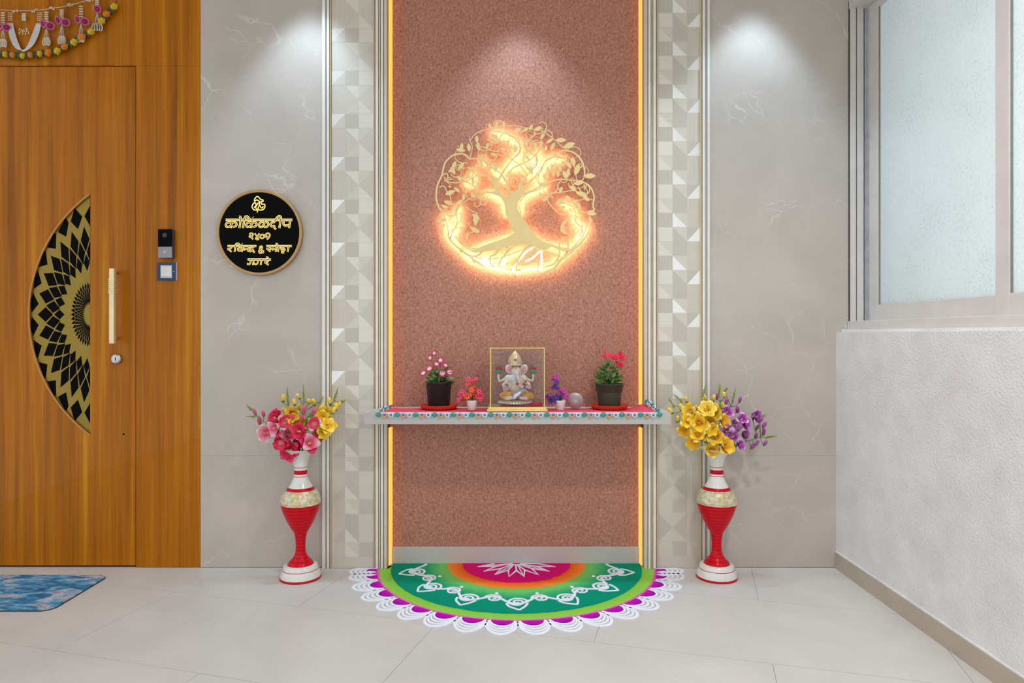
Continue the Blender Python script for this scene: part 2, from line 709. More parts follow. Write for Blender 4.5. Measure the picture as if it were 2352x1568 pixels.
POTO = plain('dark olive plastic pot', (62, 66, 52), 0.5, spec=0.25)
SOIL = plain('dark soil', (46, 34, 28), 0.95, 0, 0, 0.4, 90)
POTW = plain('white mini pot', (224, 220, 218), 0.35)
PINKCL = plain('coral pink cloth', (226, 66, 92), 0.75, 0, 0, 0.1, 90)
TEAL = plain('teal faceted bead', (10, 156, 140), 0.15, 0.3, 0.5)
BLUEB = plain('blue glass bead', (34, 138, 190), 0.12, 0.1, 0.6)
WHITEB = plain('white bead petals', (232, 236, 236), 0.4)
ORANGEB = plain('peach bead petals', (236, 160, 112), 0.45)
GOLDB = plain('gold trim', (246, 214, 130), 0.28, 0.35)
SILVER = plain('silver figurine metal', (240, 222, 204), 0.28, 0.15, 0.2, 0.12, 90)
GOLDF = plain('champagne figurine gold', (240, 212, 160), 0.28, 0.25, 0.2, 0.12, 90)
REDCL = plain('red satin cloth', (206, 24, 40), 0.45)
ORANGEF = plain('marigold orange cloth', (236, 166, 44), 0.5, 0, 0, 0.15, 120)
GREENL = plain('enamel green', (46, 158, 86), 0.3)
REDJ = plain('red gem', (204, 30, 34), 0.2)
PINKF = plain('pink enamel', (236, 160, 176), 0.4)
GREYM = plain('grey perforated metal', (176, 160, 156), 0.4, 0.4)
HOLE = plain('dark perforation', (112, 98, 96), 0.7)
MATM = m_mat()
STRINGW = plain('white bead thread', (214, 204, 184), 0.5)
THREADW = plain('white cotton threads', (206, 202, 194), 0.6, 0, 0, 0.08, 200)
MARY = plain('yellow marigold', (214, 174, 16), 0.7, 0, 0, 0.25, 260)
MARO = plain('orange marigold', (222, 124, 18), 0.7, 0, 0, 0.25, 260)
GARL = plain('dark mango leaf', (56, 74, 34), 0.5, 0, 0, 0.25, 90)
MAGF = plain('magenta flower', (158, 10, 78), 0.55, 0, 0, 0.3, 140)
PINKT = plain('pale pink petal tips', (214, 120, 172), 0.55)

# ================================================================== SETTING
XL, XR = -2.9, 1.376          # lobby extent; right wall face
YB = -4.6
NX0, NX1 = PX(890), PX(1478)  # niche sides
NY = 0.056                    # niche depth
CX = (NX0 + NX1) / 2

# ---- floor: base with single tiles laid at an angle
fl = mk('floor', box(XL - 0.1, 2.0, YB, 0.3, -0.14, -0.002), GROUT)
tag(fl, 'pale grey stone tile floor laid at an angle', None, None, 'structure')


def clip(poly, a, b, c):
    """keep a*x + b*y <= c"""
    out = []
    for i in range(len(poly)):
        p, q = poly[i], poly[(i + 1) % len(poly)]
        dp, dq = a * p[0] + b * p[1] - c, a * q[0] + b * q[1] - c
        if dp <= 0:
            out.append(p)
        if (dp < 0 < dq) or (dq < 0 < dp):
            t = dp / (dp - dq)
            out.append((p[0] + (q[0] - p[0]) * t, p[1] + (q[1] - p[1]) * t))
    return out


th = math.radians(-15.4)
U = (math.cos(th), math.sin(th))
V = (-math.sin(th), math.cos(th))
TL, TW, GAP = 1.08, 0.507, 0.0008
for r in range(-9, 4):
    v0 = -0.608 + r * TW
    off = 0.44 if r % 2 == 0 else -0.10
    for k in range(-5, 5):
        u0 = off + k * TL
        c = [(u0 + GAP, v0 + GAP), (u0 + TL - GAP, v0 + GAP), (u0 + TL - GAP, v0 + TW - GAP), (u0 + GAP, v0 + TW - GAP)]
        p = [(a * U[0] + b * V[0], a * U[1] + b * V[1]) for a, b in c]
        for hp in ((1, 0, 1.5), (-1, 0, -XL), (0, 1, 0.09), (0, -1, -YB)):
            p = clip(p, *hp)
            if len(p) < 3:
                break
        if len(p) < 3:
            continue
        mk('floor_tile', prism(p, lambda a, b, h: Vector((a, b, h)), -0.01, 0.0), FLOORT, fl)

# ---- back wall
wb = mk('wall_back', join(box(XL, NX0 - 0.001, 0.012, 0.2, 0, CEIL), box(NX0 - 0.001, NX1 + 0.001, NY + 0.012, 0.2, 0, CEIL),
                          box(NX1 + 0.001, 1.75, 0.012, 0.2, 0, CEIL)), DARKGAP)
tag(wb, 'back wall of wood, grey veined tiles and a terracotta niche', None, None, 'structure')
zs = PZ(1046)
xd = PX(460)
x740, x1630 = PX(740), PX(1630)
g = 0.0005
for (a, b, z0, z1) in ((xd + 0.001, x740, 0.002, zs - g), (xd + 0.001, x740, zs + g, CEIL), (x1630, 1.43, 0.002, zs - g), (x1630, 1.43, zs + g, CEIL)):
    mk('wall_tile', box(a, b, 0, 0.012, z0, z1, 0.0006), TILE, wb)
for (a, b) in ((xd + 0.001, x740), (x1630, 1.43)):
    mk('grout_line', box(a, b, 0.0008, 0.012, zs - g, zs + g), GROUT, wb)
mk('niche_panel', box(NX0, NX1, NY, NY + 0.012, 0.074, CEIL), PANEL, wb)
xdr, zdt = PX(311.5), PZ(151)
mk('wood_panel', box(xdr + 0.0015, xd, 0, 0.012, 0.002, zdt - 0.0003, 0.0005), WOOD, wb)
mk('wood_panel', box(XL, xd, 0, 0.012, zdt + 0.0003, CEIL, 0.0005), WOOD, wb)

# niche skirting
bb = mk('baseboard_back', box(NX0 + 0.004, NX1 - 0.004, NY - 0.008, NY + 0.012, 0, 0.073, 0.001), STONE)
tag(bb, 'low grey stone skirting across the foot of the niche', None, None, 'structure')

# ceiling
ce = mk('ceiling', box(XL, 2.0, -3.4, 0.2, CEIL, CEIL + 0.08), CEILM)
tag(ce, 'plain white lobby ceiling', None, None, 'structure')

# ---- pilasters (patterned foil bands with mouldings)
def strip(x0, x1, d0, d1, z0=0.001, z1=CEIL):
    c = min(0.0012, (x1 - x0) * 0.3)
    poly = [(x0, -d0), (x0 + c, -d1), (x1 - c, -d1), (x1, -d0)]
    return prism(poly, lambda a, b, h: Vector((a, b, h)), z0, z1)


def pilaster(name, x0, x1, strips, cols, label, left):
    t = mk(name, box(PX(x0), PX(x1), -0.006, 0.012, 0.001, CEIL), TAUPE)
    tag(t, label, None, None, 'structure')
    for (a, b, m, d) in strips:
        mk('moulding_strip', strip(PX(a, -0.01), PX(b, -0.01), 0.006, d), m, t)
    a, b = PX(cols[0], -0.008), PX(cols[3], -0.008)
    mk('foil_band', box(a, b, -0.0075, -0.006, 0.001, CEIL), FBASE, t)
    cx = [PX(c, -0.008) for c in cols]
    ch = 32.8 * (D - 0.008) / F
    y0, y1 = -0.0075, -0.0078
    cache = {}

    def piece(kind, poly, m, ox, oz):
        key = (kind, m.name)
        if key not in cache:
            me = mesh('foil_piece', prism(poly, lambda u, v, h: Vector((u, h, v)), y0, y1))
            me.materials.append(m)
            cache[key] = me
        link('foil_piece', cache[key], m, t, (ox - ORG[t].x, 0, oz))
    e = 0.0004
    zl0 = PZ(130.5 if left else 128.0, -0.008)
    for k in range(-2, 14):
        zt = zl0 - 3 * ch * k
        low = (zt < 0.75)
        for rr in range(3):
            zt_r = zt - rr * ch
            zb = zt_r - ch
            if zb < 0.004 or zt_r > CEIL:
                continue
            for cc in range(3):
                ww = cx[cc + 1] - cx[cc]
                A, Bq, Cq, Dq = (e, ch - e), (ww - e, ch - e), (ww - e, e), (e, e)   # TL TR BR BL
                if left:
                    # rows below a horizontal line: c (up pointing), a (squares), b (down pointing)
                    tabs = {(0, 1): [('t1', [Bq, Cq, Dq], FMID)], (0, 2): [('t2', [A, Cq, Dq], FLIGHT)],
                            (1, 0): [('t3', [A, Bq, Dq], FBRITE), ('t4', [Bq, Cq, Dq], FMID)],
                            (1, 1): [('t5', [A, Bq, Cq], FDARK), ('t5b', [A, Cq, Dq], FDARK)], (1, 2): [('q1', [A, Bq, Cq, Dq], FLIGHT)],
                            (2, 1): [('t6', [A, Bq, Cq], FLIGHT)], (2, 2): [('t7', [A, Bq, Dq], FMID)]}
                    if low:
                        tabs = {(0, 1): [('l1', [A, Cq, Dq], FLIGHT), ('l1b', [A, Bq, Cq], FDARK)], (0, 2): [('l2', [A, Bq, Cq, Dq], FMID)],
                                (1, 1): [('l3', [A, Dq, Cq], FLIGHT), ('l3b', [A, Bq, Cq], FMID)], (1, 2): [('l4', [A, Bq, Cq, Dq], FDARK)],
                                (2, 1): [('l5', [A, Bq, Dq], FDARK), ('l5b', [Bq, Cq, Dq], FDARK)], (2, 2): [('l6', [A, Bq, Cq, Dq], FMID)],
                                (0, 0): [('l7', [Bq, Cq, Dq], FDARK)]}
                else:
                    tabs = {(0, 0): [('r1', [A, Bq, Cq, Dq], FLIGHT)], (0, 1): [('r2', [A, Bq, Cq], FMID), ('r2b', [A, Cq, Dq], FDARK)],
                            (0, 2): [('r3', [Bq, Cq, Dq], FBRITE), ('r3b', [A, Bq, Dq], FDARK)],
                            (1, 0): [('r4', [A, Cq, Dq], FLIGHT), ('r4b', [A, Bq, Cq], FMID)], (1, 1): [('r5', [A, Bq, Dq], FDARK), ('r5b', [Bq, Cq, Dq], FDARK)],
                            (2, 0): [('r6', [A, Bq, Dq], FDARK), ('r6b', [Bq, Cq, Dq], FDARK)], (2, 1): [('r7', [A, Cq, Dq], FBRITE), ('r7b', [A, Bq, Cq], FMID)]}
                    if low:
                        tabs = {(0, 0): [('s1', [A, Bq, Dq], FDARK), ('s1b', [Bq, Cq, Dq], FMID)], (0, 1): [('s2', [A, Cq, Dq], FMID), ('s2b', [A, Bq, Cq], FDARK)],
                                (1, 0): [('s3', [A, Bq, Cq, Dq], FMID)], (1, 1): [('s4', [A, Bq, Cq, Dq], FDARK)], (1, 2): [('s5', [A, Bq, Dq], FMID)],
                                (2, 0): [('s6', [A, Bq, Cq], FMID), ('s6b', [A, Cq, Dq], FDARK)], (2, 1): [('s7', [A, Bq, Dq], FMID), ('s7b', [Bq, Cq, Dq], FDARK)]}
                for key, poly, m in tabs.get((rr, cc), []):
                    piece(key + str(round(ww, 5)), poly, m, cx[cc], zb)
    return t


pilaster('trim_1', 740, 890, [(740, 748, CREAM, 0.016), (751, 757, CREAM, 0.016), (758.5, 761, GOLDL, 0.015), (858.5, 861, GOLDL, 0.015),
                              (862.5, 869.5, CREAM, 0.016), (870, 874, GOLDL, 0.0145), (874.5, 881, CREAM, 0.016), (882.5, 889.8, BEIGE, 0.018)],
         [761.6, 792.3, 824, 858], 'foil patterned pilaster with cream mouldings on the door side of the niche', True)
pilaster('trim_2', 1478, 1630, [(1478.4, 1486.5, BEIGE, 0.018), (1488, 1494.5, CREAM, 0.016), (1495, 1499, GOLDL, 0.0145), (1499.5, 1506.5, CREAM, 0.016),
                                (1508, 1511, GOLDL, 0.015), (1607.5, 1611, GOLDL, 0.015), (1612.5, 1619, CREAM, 0.016), (1624, 1630, CREAM, 0.016)],
         [1512, 1545, 1578, 1607.5], 'foil patterned pilaster with cream mouldings on the window side of the niche', False)

# ---- LED profiles in the niche corners
for side, lab in ((0, 'warm orange led strip down the niche corner nearer the wooden door'), (1, 'warm orange led strip down the niche corner nearer the window')):
    sgn = 1 if side == 0 else -1
    xe = NX0 if side == 0 else NX1
    xi = PX(901.5, NY) if side == 0 else PX(1466.5, NY)
    r = empty('led_strip', (xe, 0.03, 0.0))
    tag(r, lab, 'led strip', 'led strips lighting the niche')
    for (z0, z1) in ((0.001, PZ(975, 0.04) - 0.012), (PZ(936, 0.04) + 0.012, CEIL)):
        e = sgn * 0.0008
        poly = [(xe + e, NY - 0.001), (xe + e, 0.026), (xe + e + sgn * 0.001, 0.024), (xi, NY - 0.003), (xi, NY - 0.001)]
        mk('diffuser', prism(poly, lambda a, b, h: Vector((a, b, h)), z0, z1), LED, r)
        mk('channel', box(min(xe + e, xe + e + sgn * 0.0006), max(xe + e, xe + e + sgn * 0.0006), 0.006, 0.0235, z0, z1), GOLDL, r)

# ---- door
dr = empty('door_1', (PX(150), 0.0, 0.0))
tag(dr, 'amber wood flush door with half moon grille and long brass handle', None, None, 'structure')
xdl = PX(-205)
gx, gy0, gy1, gm = 207.5, 446.0, 999.0, 722.0


def moon_edge(py, off=0.0):
    # the arc of the half moon, bulging to x = 67
    h = (gy1 - gy0) / 2 + off
    b = gx - 67 + off
    R = (h * h + b * b) / (2 * b)
    yy = py - gm
    return gx - b + R - math.sqrt(max(R * R - yy * yy, 0))


arc = [(moon_edge(y), y) for y in [gy0 + (gy1 - gy0) * i / 40 for i in range(41)]]
# leaf as pieces of one mesh round the half moon opening
mp = [PX(p[0], 0.003) for p in arc]
zp = [PZ(p[1], 0.003) for p in arc]
lx0, lx1, lz0, lz1 = xdl, xdr - 0.002, 0.008, zdt - 0.003
gxx = PX(gx, 0.003)
v, f = [], []


def quadf(a, b, c, d):
    n = len(v)
    v.extend([a, b, c, d]); f.append((n, n + 1, n + 2, n + 3))


for yy in (0.003,):
    for i in range(40):
        quadf((lx0, yy, zp[i]), (mp[i], yy, zp[i]), (mp[i + 1], yy, zp[i + 1]), (lx0, yy, zp[i + 1]))
        quadf((mp[i], yy, zp[i]), (mp[i], yy + 0.008, zp[i]), (mp[i + 1], yy + 0.008, zp[i + 1]), (mp[i + 1], yy, zp[i + 1]))
    quadf((gxx, yy, zp[0]), (lx1, yy, zp[0]), (lx1, yy, zp[40]), (gxx, yy, zp[40]))
    quadf((gxx, yy, zp[0]), (gxx, yy + 0.008, zp[0]), (gxx, yy + 0.008, zp[40]), (gxx, yy, zp[40]))
    quadf((lx0, yy, lz1), (lx1, yy, lz1), (lx1, yy, zp[0]), (lx0, yy, zp[0]))
    quadf((lx0, yy, zp[40]), (lx1, yy, zp[40]), (lx1, yy, lz0), (lx0, yy, lz0))
    quadf((lx1, yy, lz1), (lx1, 0.0115, lz1), (lx1, 0.0115, lz0), (lx1, yy, lz0))
    quadf((lx0, yy, lz1), (lx1, yy, lz1), (lx1, 0.0115, lz1), (lx0, 0.0115, lz1))
    quadf((lx0, yy, lz0), (lx1, yy, lz0), (lx1, 0.0115, lz0), (lx0, 0.0115, lz0))
mk('door_leaf', (v, f), WOOD, dr)
mk('door_edge', ribbon([(p[0], p[1]) for p in [(moon_edge(y, 1.5), y) for y in [gy0 + (gy1 - gy0) * i / 40 for i in range(41)]]], 4.2,
                       lambda a, b, h: P(a, b, h), 0.0008, 0.0032, smooth=False), plain('lighter wood edging', (186, 122, 40), 0.35, 0, 0.3), dr)
# grille: brass sheet with black diamond openings
gr = mk('grille', prism([(PX(a, 0.0105), PZ(b, 0.0105)) for a, b in arc], lambda a, b, h: Vector((a, h, b)), 0.0098, 0.0108), BRASSG, dr)


def inmoon(x, y, mgn=4):
    return gy0 + 6 < y < gy1 - 6 and moon_edge(y) + mgn < x < gx - 1


def diamond(cx, cy, r0, r1, a, da, name):
    # kite between radii r0, r1 round the grille centre, squashed like the photo
    pts = []
    for rr, aa in ((r0, a), ((r0 + r1) / 2, a + da), (r1, a), ((r0 + r1) / 2, a - da)):
        pts.append((cx - rr * math.cos(aa) * 1.0, cy - rr * math.sin(aa) * 1.68))
    # clip against flat side and arc
    pts = clip(pts, 1, 0, gx - 0.8)
    if len(pts) < 3:
        return
    mx = sum(p[0] for p in pts) / len(pts); my = sum(p[1] for p in pts) / len(pts)
    if not (gy0 + 10 < my < gy1 - 10) or mx < moon_edge(my) + 1:
        return
    pts = [(max(p[0], moon_edge(p[1]) + 1.2), p[1]) for p in pts]
    me = prism([(PX(p[0], 0.009), PZ(p[1], 0.009)) for p in pts], lambda u, w_, h: Vector((u, h, w_)), 0.0092, 0.0099)
    mk('opening', me, VOIDB, gr)


gcx, gcy = 207.5, 722.0
for ring, (r0, r1, n, ph) in enumerate(((14, 22, 22, 0), (18, 27, 22, .5), (23, 32, 22, 0), (28, 38, 22, .5), (34, 45, 22, 0),
                                        (60, 83, 13, .5), (70, 102, 13, 0), (86, 121, 13, .5), (120, 150, 13, 0))):
    st = PI / n
    for k in range(-1, n + 2):
        a = -PI / 2 + (k + ph) * st
        diamond(gcx, gcy, r0, r1, a, st * (0.40 if ring != 8 else 0.42), 'opening')
# pull handle
hb = mk('pull_handle', join(box(PX(252, -.05), PX(263.5, -.05), -0.056, -0.04, PZ(789, -.05), PZ(616, -.05), 0.002),
                            *[box(PX(250.8, -.05), PX(264.7, -.05), -0.0575, -0.039, PZ(640 + i * 5 + 3, -.05), PZ(640 + i * 5, -.05), 0.0008) for i in range(7)]), BRASS, dr)
for zz in (626, 776):
    mk('handle_post', tube([(PX(266), 0.003, PZ(zz)), (PX(259, -.05), -0.042, PZ(zz))], 0.0065, 12), BRASS, hb, True)
ly, lxp = PZ(824), PX(269)
lk = mk('lock_cylinder', lathe([(0.021, -0.003), (0.021, 0.008), (0.018, 0.012), (0.012, 0.013)], (lxp, 0.0, ly), 28, 'Y'), CHROME, dr, True)
mk('keyhole', box(lxp - 0.0015, lxp + 0.0015, -0.0138, -0.0125, ly - 0.007, ly + 0.007), VOIDB, lk)
mk('screw_hole', lathe([(0.004, -0.0030), (0.004, 0.0006)], (PX(283), 0.0033, PZ(997)), 12, 'Y'), VOIDB, dr)

# ---- right wall, window
wr = mk('wall_right', join(box(XR, 1.75, -3.4, 0.0, 0, 1.0), box(1.40, 1.75, -3.4, 0.0, 1.0, 1.012), box(1.43, 1.75, -3.4, 0.0, 2.405, CEIL)), PLASTER)
tag(wr, 'rough white plastered low wall under the window', None, None, 'structure')
br = mk('baseboard_right', box(PX(1916), XR, -3.4, -0.0005, 0, 0.068, 0.0008), SKIRT)
mk('plaster_bead', prism([(-3.4, 0.0675)] + [(-3.4 + 3.4 * i / 90, 0.0715 + 0.0022 * noise.noise(Vector((i * 0.37, 0, 0)))) for i in range(91)] + [(0.0, 0.0675)], lambda a, b, h: Vector((h, a * 0.9999 - 0.0006, b)), XR - 0.0042, XR + 0.001), PLASTER, wr)
tag(br, 'beige tile skirting along the white plastered wall', None, None, 'structure')
wn = empty('window_1', (1.43, -0.02, 1.012))
tag(wn, 'two pane sliding window with frosted dirty glass and cream frame', None, None, 'structure')
YW = -2.6
Z0, Z1 = 1.046, 2.40
mk('window_sill', box(1.424, 1.53, YW, -0.001, 1.012, Z0, 0.002), ALU, wn)
mk('head_rail', box(1.431, 1.53, YW, -0.001, Z1 - 0.03, Z1 + 0.004), ALU, wn)
mk('jamb', box(1.431, 1.53, -0.006, -0.001, Z0, Z1 - 0.03), GASK, wn)
mk('jamb', box(1.431, 1.53, YW, YW + 0.02, Z0, Z1 - 0.03), ALU, wn)
for (a, b, dp) in ((1950, 1961.5, 0.018), (1964.5, 1979.5, 0.016), (1983, 1995, 0.01)):
    mk('track_rib', box(PX(a), PX(b), -dp, -0.006, Z0, Z1 - 0.03, 0.001), ALUG if a > 1980 else ALU, wn)


def sash(x, y0, y1, name):
    """sliding sash in the plane x, from y0 (far) to y1 (near)"""
    s = empty(name, (0, 0, 0))
    s.parent = wn
    s.location = (0, 0, 0)
    ORG[s] = ORG[wn]
    return s


def sash_parts(x, y0, y1, sw0, sw1, zb, zt, tilt):
    yf = y0
    st = mk('sash', join(box(x, x + 0.026, yf - sw0, yf, Z0 + 0.001, Z1 - 0.031, 0.0015), box(x, x + 0.026, y1, y1 + sw1, Z0 + 0.001, Z1 - 0.031, 0.0015),
                         box(x, x + 0.026, y1 + sw1, yf - sw0, Z0 + 0.001, zb, 0.0015), box(x, x + 0.026, y1 + sw1, yf - sw0, zt, Z1 - 0.031, 0.0015)), ALU, wn)
    mk('glass_pane', box(x + 0.010, x + 0.015, y1 + sw1 - 0.004, yf - sw0 + 0.004, zb - 0.004, zt + 0.004), FROST, st)
    q = 0.004
    mk('gasket', join(box(x + 0.004, x + 0.0095, yf - sw0 - q, yf - sw0, zb, zt), box(x + 0.004, x + 0.0095, y1 + sw1, y1 + sw1 + q, zb, zt)), plain('grey green gasket', (128, 136, 126), 0.6), st)
    return st


sash_parts(1.502, -0.03, -0.88, 0.066, 0.05, 1.112, 2.335, 0)
sash_parts(1.466, -0.829, -1.72, 0.058, 0.058, 1.112, 2.335, 0)
sash_parts(1.502, -1.68, -2.56, 0.05, 0.06, 1.112, 2.335, 0)

# ================================================================== THINGS
# ---- shelf
SY, SZ0, SZ1 = -0.17, PZ(974, -0.17), PZ(947.5, -0.17)
sx0, sx1 = PX(836, SY), PX(1541, SY)
poly = [(sx0, SY), (sx1, SY), (sx1, -0.0185), (NX1 - 0.002, -0.0185), (NX1 - 0.002, NY), (NX0 + 0.002, NY), (NX0 + 0.002, -0.0185), (sx0, -0.0185)]
sh = mko('wall_shelf', prism(poly, lambda a, b, h: Vector((a, b, h)), SZ0, SZ1), STONE, (CX, 0, SZ0))
tag(sh, 'long grey stone shelf across the niche carrying the pink runner', 'shelf')

# ---- runner with beaded edge
rn = empty('table_runner', (CX, -0.08, SZ1))
tag(rn, 'coral pink cloth runner with teal and white beaded edge lying on the shelf', 'table runner')
rx0, rx1 = PX(872, -0.17), PX(1512, -0.17)
rz = SZ1 + 0.0005
vv, ff = [], []
nx, ny = 60, 8
for j in range(ny + 1):
    for i in range(nx + 1):
        s, t = i / nx, j / ny
        x = rx0 + (rx1 - rx0) * s + (0.022 * t * (1 - 2 * s))
        y = -0.169 + t * 0.155
        zz = rz + 0.0012 + 0.0008 * math.sin(9 * s + 5 * t) + (0.004 * max(0, (0.06 - s) / 0.06) ** 2 if t > .5 else 0)
        if s > 0.94:
            zz += 0.014 * ((s - 0.94) / 0.06) * t * (1 + 0.4 * math.sin(14 * t))
        vv.append((x, y, zz))
for j in range(ny):
    for i in range(nx):
        a = j * (nx + 1) + i
        ff.append((a, a + 1, a + nx + 2, a + nx + 1))
k0 = len(vv)
vv += [(p[0], p[1], rz) for p in vv]
ff += [tuple(q + k0 for q in reversed(qq)) for qq in list(ff)]
edge = [i for i in range(nx + 1)] + [(j + 1) * (nx + 1) - 1 for j in range(1, ny + 1)] + [ny * (nx + 1) + i for i in range(nx - 1, -1, -1)] + [j * (nx + 1) for j in range(ny - 1, 0, -1)]
for i in range(len(edge)):
    a, b = edge[i], edge[(i + 1) % len(edge)]
    ff.append((a, b, b + k0, a + k0))
mk('cloth', (vv, ff), PINKCL, rn, True)
mk('edge_tape', box(rx0 + 0.004, rx1 - 0.004, -0.1725, -0.1705, SZ1 - 0.004, SZ1 + 0.002), WHITEB, rn)


def flower_ring(n, r, pr, m_):
    return join(*[ellipsoid((r * math.cos(2 * PI * i / n), 0, r * math.sin(2 * PI * i / n)), (pr, pr * 0.6, pr), 6, 4) for i in range(n)])


me_teal = mesh('bead', ellipsoid((0, 0, 0), (0.0105, 0.005, 0.0095), 10, 6)); me_teal.materials.append(TEAL)
me_blue = mesh('bead', ellipsoid((0, -0.002, 0), (0.0052, 0.004, 0.0052), 8, 6), True); me_blue.materials.append(BLUEB)
me_whr = mesh('bead_flower', flower_ring(7, 0.0078, 0.0042, None), True); me_whr.materials.append(WHITEB)
me_orr = mesh('bead_flower', join(*[ellipsoid((0.0075 * math.cos(a), 0, 0.0075 * math.sin(a) - 0.004), (0.0045, 0.003, 0.0045), 6, 4) for a in (PI, 1.25 * PI, 1.5 * PI, 1.75 * PI, 2 * PI)]), True); me_orr.materials.append(ORANGEB)
bx0, bx1, nb = PX(869, -0.175), PX(1515, -0.175), 46
org = ORG[rn]


def bead(i, p, rot=(0, 0, 0)):
    k = i % 3
    p = Vector(p) - org
    if k == 0:
        o = link('bead', me_teal, TEAL, rn, p, rot)
    else:
        o = link('bead_flower', me_orr if k == 1 else me_whr, None, rn, p, rot)
        link('bead', me_blue, BLUEB, o, (0, -0.001, 0))


for i in range(nb):
    bead(i, (bx0 + (bx1 - bx0) * i / (nb - 1), -0.1765, SZ1 - 0.007 + 0.0012 * math.sin(i * 2.1)))
random.seed(4)
for i in range(7):       # curled ends of the runner
    bead(i, (rx1 + 0.004 - 0.0035 * i + random.uniform(-.003, .003), -0.150 + 0.019 * i, SZ1 + 0.006 + 0.0045 * i), (random.uniform(-.9, 0), 0, -0.9))
    bead(i + 1, (rx0 - 0.002 + 0.0032 * i, -0.150 + 0.019 * i, SZ1 + 0.006 + 0.0006 * i), (-0.8, 0, 0.8))

RT = SZ1 + 0.0035      # top of the runner


# ---- shared plant pieces
def petal_vf(length, width, a0, a1, cup=0.25, nu=9, nv=6, ruffle=0.0, shape=0.75, r0=0.0):
    """petal growing from the axis (z) outwards: opening angle a0 -> a1 from the axis"""
    v, f, t_ = [], [], []
    r, h = r0, 0.0
    for i in range(nu + 1):
        s = i / nu
        a = a0 + (a1 - a0) * s
        if i:
            r += math.sin(a) * length / nu
            h += math.cos(a) * length / nu
        wd = width * max(0.06, math.sin(PI * (0.07 + 0.925 * s) ** shape)) ** 0.62
        for j in range(nv + 1):
            q = (j / nv - 0.5) * 2
            lift = cup * wd * (q * q) * 0.5
            ru = ruffle * 0.6 * s * s * math.sin(q * 3.2 + 1.3) * width
            # normal in the r-h plane pointing to the axis side
            nr, nh = -math.cos(a), math.sin(a)
            v.append(Vector((r + nr * (lift + ru), q * wd / 2, h + nh * (lift + ru))))
            t_.append(s)
    for i in range(nu):
        for j in range(nv):
            a = i * (nv + 1) + j
            f.append((a, a + 1, a + nv + 2, a + nv + 1))
    return v, f, t_


def petal_mesh(m, *a, **k):
    v, f, t_ = petal_vf(*a, **k)
    me = bpy.data.meshes.new('petal')
    me.from_pydata([tuple(p) for p in v], [], f)
    at = me.attributes.new('t', 'FLOAT', 'POINT')
    at.data.foreach_set('value', t_)
    me.polygons.foreach_set('use_smooth', [True] * len(f))
    me.materials.append(m)
    return me


def blade_mesh(m, length, width, bend=0.3, fold=0.25, name='leaf'):
    v, f = [], []
    nu = 6
    for i in range(nu + 1):
        s = i / nu
        wd = width * math.sin(PI * (0.06 + 0.94 * s) ** 0.8) if i < nu else width * 0.03
        for q in (-1, 0, 1):
            v.append(Vector((q * wd / 2, bend * length * s * s + abs(q) * wd * fold, length * s)))
    for i in range(nu):
        for j in range(2):
            a = i * 3 + j
            f.append((a, a + 1, a + 4, a + 3))
    me = mesh(name, (v, f), True)
    me.materials.append(m)
    return me


PK = m_petal('pink white petal', (236, 214, 206), (226, 40, 92), (232, 24, 72))
PK2 = m_petal('rose pale petal', (232, 60, 100), (226, 110, 140), (240, 196, 200))
PKD = m_petal('deep crimson petal', (170, 6, 46), (214, 14, 62), (226, 44, 96))
YL = m_petal('golden yellow petal', (232, 132, 14), (244, 184, 20), (250, 214, 48))
YL2 = m_petal('lemon yellow petal', (240, 170, 16), (250, 206, 40), (252, 228, 110))
PU = m_petal('orchid purple petal', (120, 10, 104), (172, 44, 158), (206, 130, 204))
PU2 = m_petal('pale lilac petal', (190, 80, 180), (206, 140, 208), (226, 190, 226))
BUDY = plain('yellow bud', (246, 206, 66), 0.5, 0, 0, 0.15, 90)
BUDP = plain('rose bud', (222, 70, 124), 0.5, 0, 0, 0.2, 90)
BUDU = plain('violet bud', (178, 70, 170), 0.5, 0, 0, 0.2, 90)
STAM = plain('pale stamen', (236, 224, 160), 0.5)

random.seed(11)
BIG = {}
for nm, ms in (('pink', (PK, PK2, PKD, PKD)), ('yellow', (YL, YL2, YL, YL2)), ('purple', (PU, PU2, PU, PU2))):
    BIG[nm] = [petal_mesh(m_, 0.042, 0.044, math.radians(10 + 8 * i), math.radians(66 + 10 * i), 0.5, ruffle=0.10 * (i % 2 + .6), shape=0.8, r0=0.004) for i, m_ in enumerate(ms)]
budm = {}
for nm, m_ in (('pink', BUDP), ('yellow', BUDY), ('purple', BUDU)):
    budm[nm] = mesh('bud', ellipsoid((0, 0, 0.012), (0.0082, 0.0082, 0.0155), 8, 6), True)
    budm[nm].materials.append(m_)
calyx = mesh('calyx', lathe([(0.002, -0.006), (0.0065, 0.0), (0.007, 0.006), (0.004, 0.009)], (0, 0, 0), 8), True); calyx.materials.append(STEMG)
core = mesh('flower', join(lathe([(0.0018, -0.008), (0.005, 0.0), (0.0055, 0.006)], (0, 0, 0), 8), *[tube([(0, 0, 0.004), (0.004 * math.cos(a), 0.004 * math.sin(a), 0.026)], [0.0012, 0.0008], 5) for a in (0, 2.1, 4.2)]), True)
core.materials.append(STAM)
tipm = mesh('bud_tip', join(*[ellipsoid(((-1) ** i * 0.0028, 0.001 * (i % 3 - 1), 0.006 * i), (0.0042 - 0.0004 * i, 0.0036 - 0.0003 * i, 0.0075), 6, 4) for i in range(8)]), True)
tipm.materials.append(GREEN2)
bladeG = blade_mesh(GREEN2, 0.075, 0.013, 0.12)


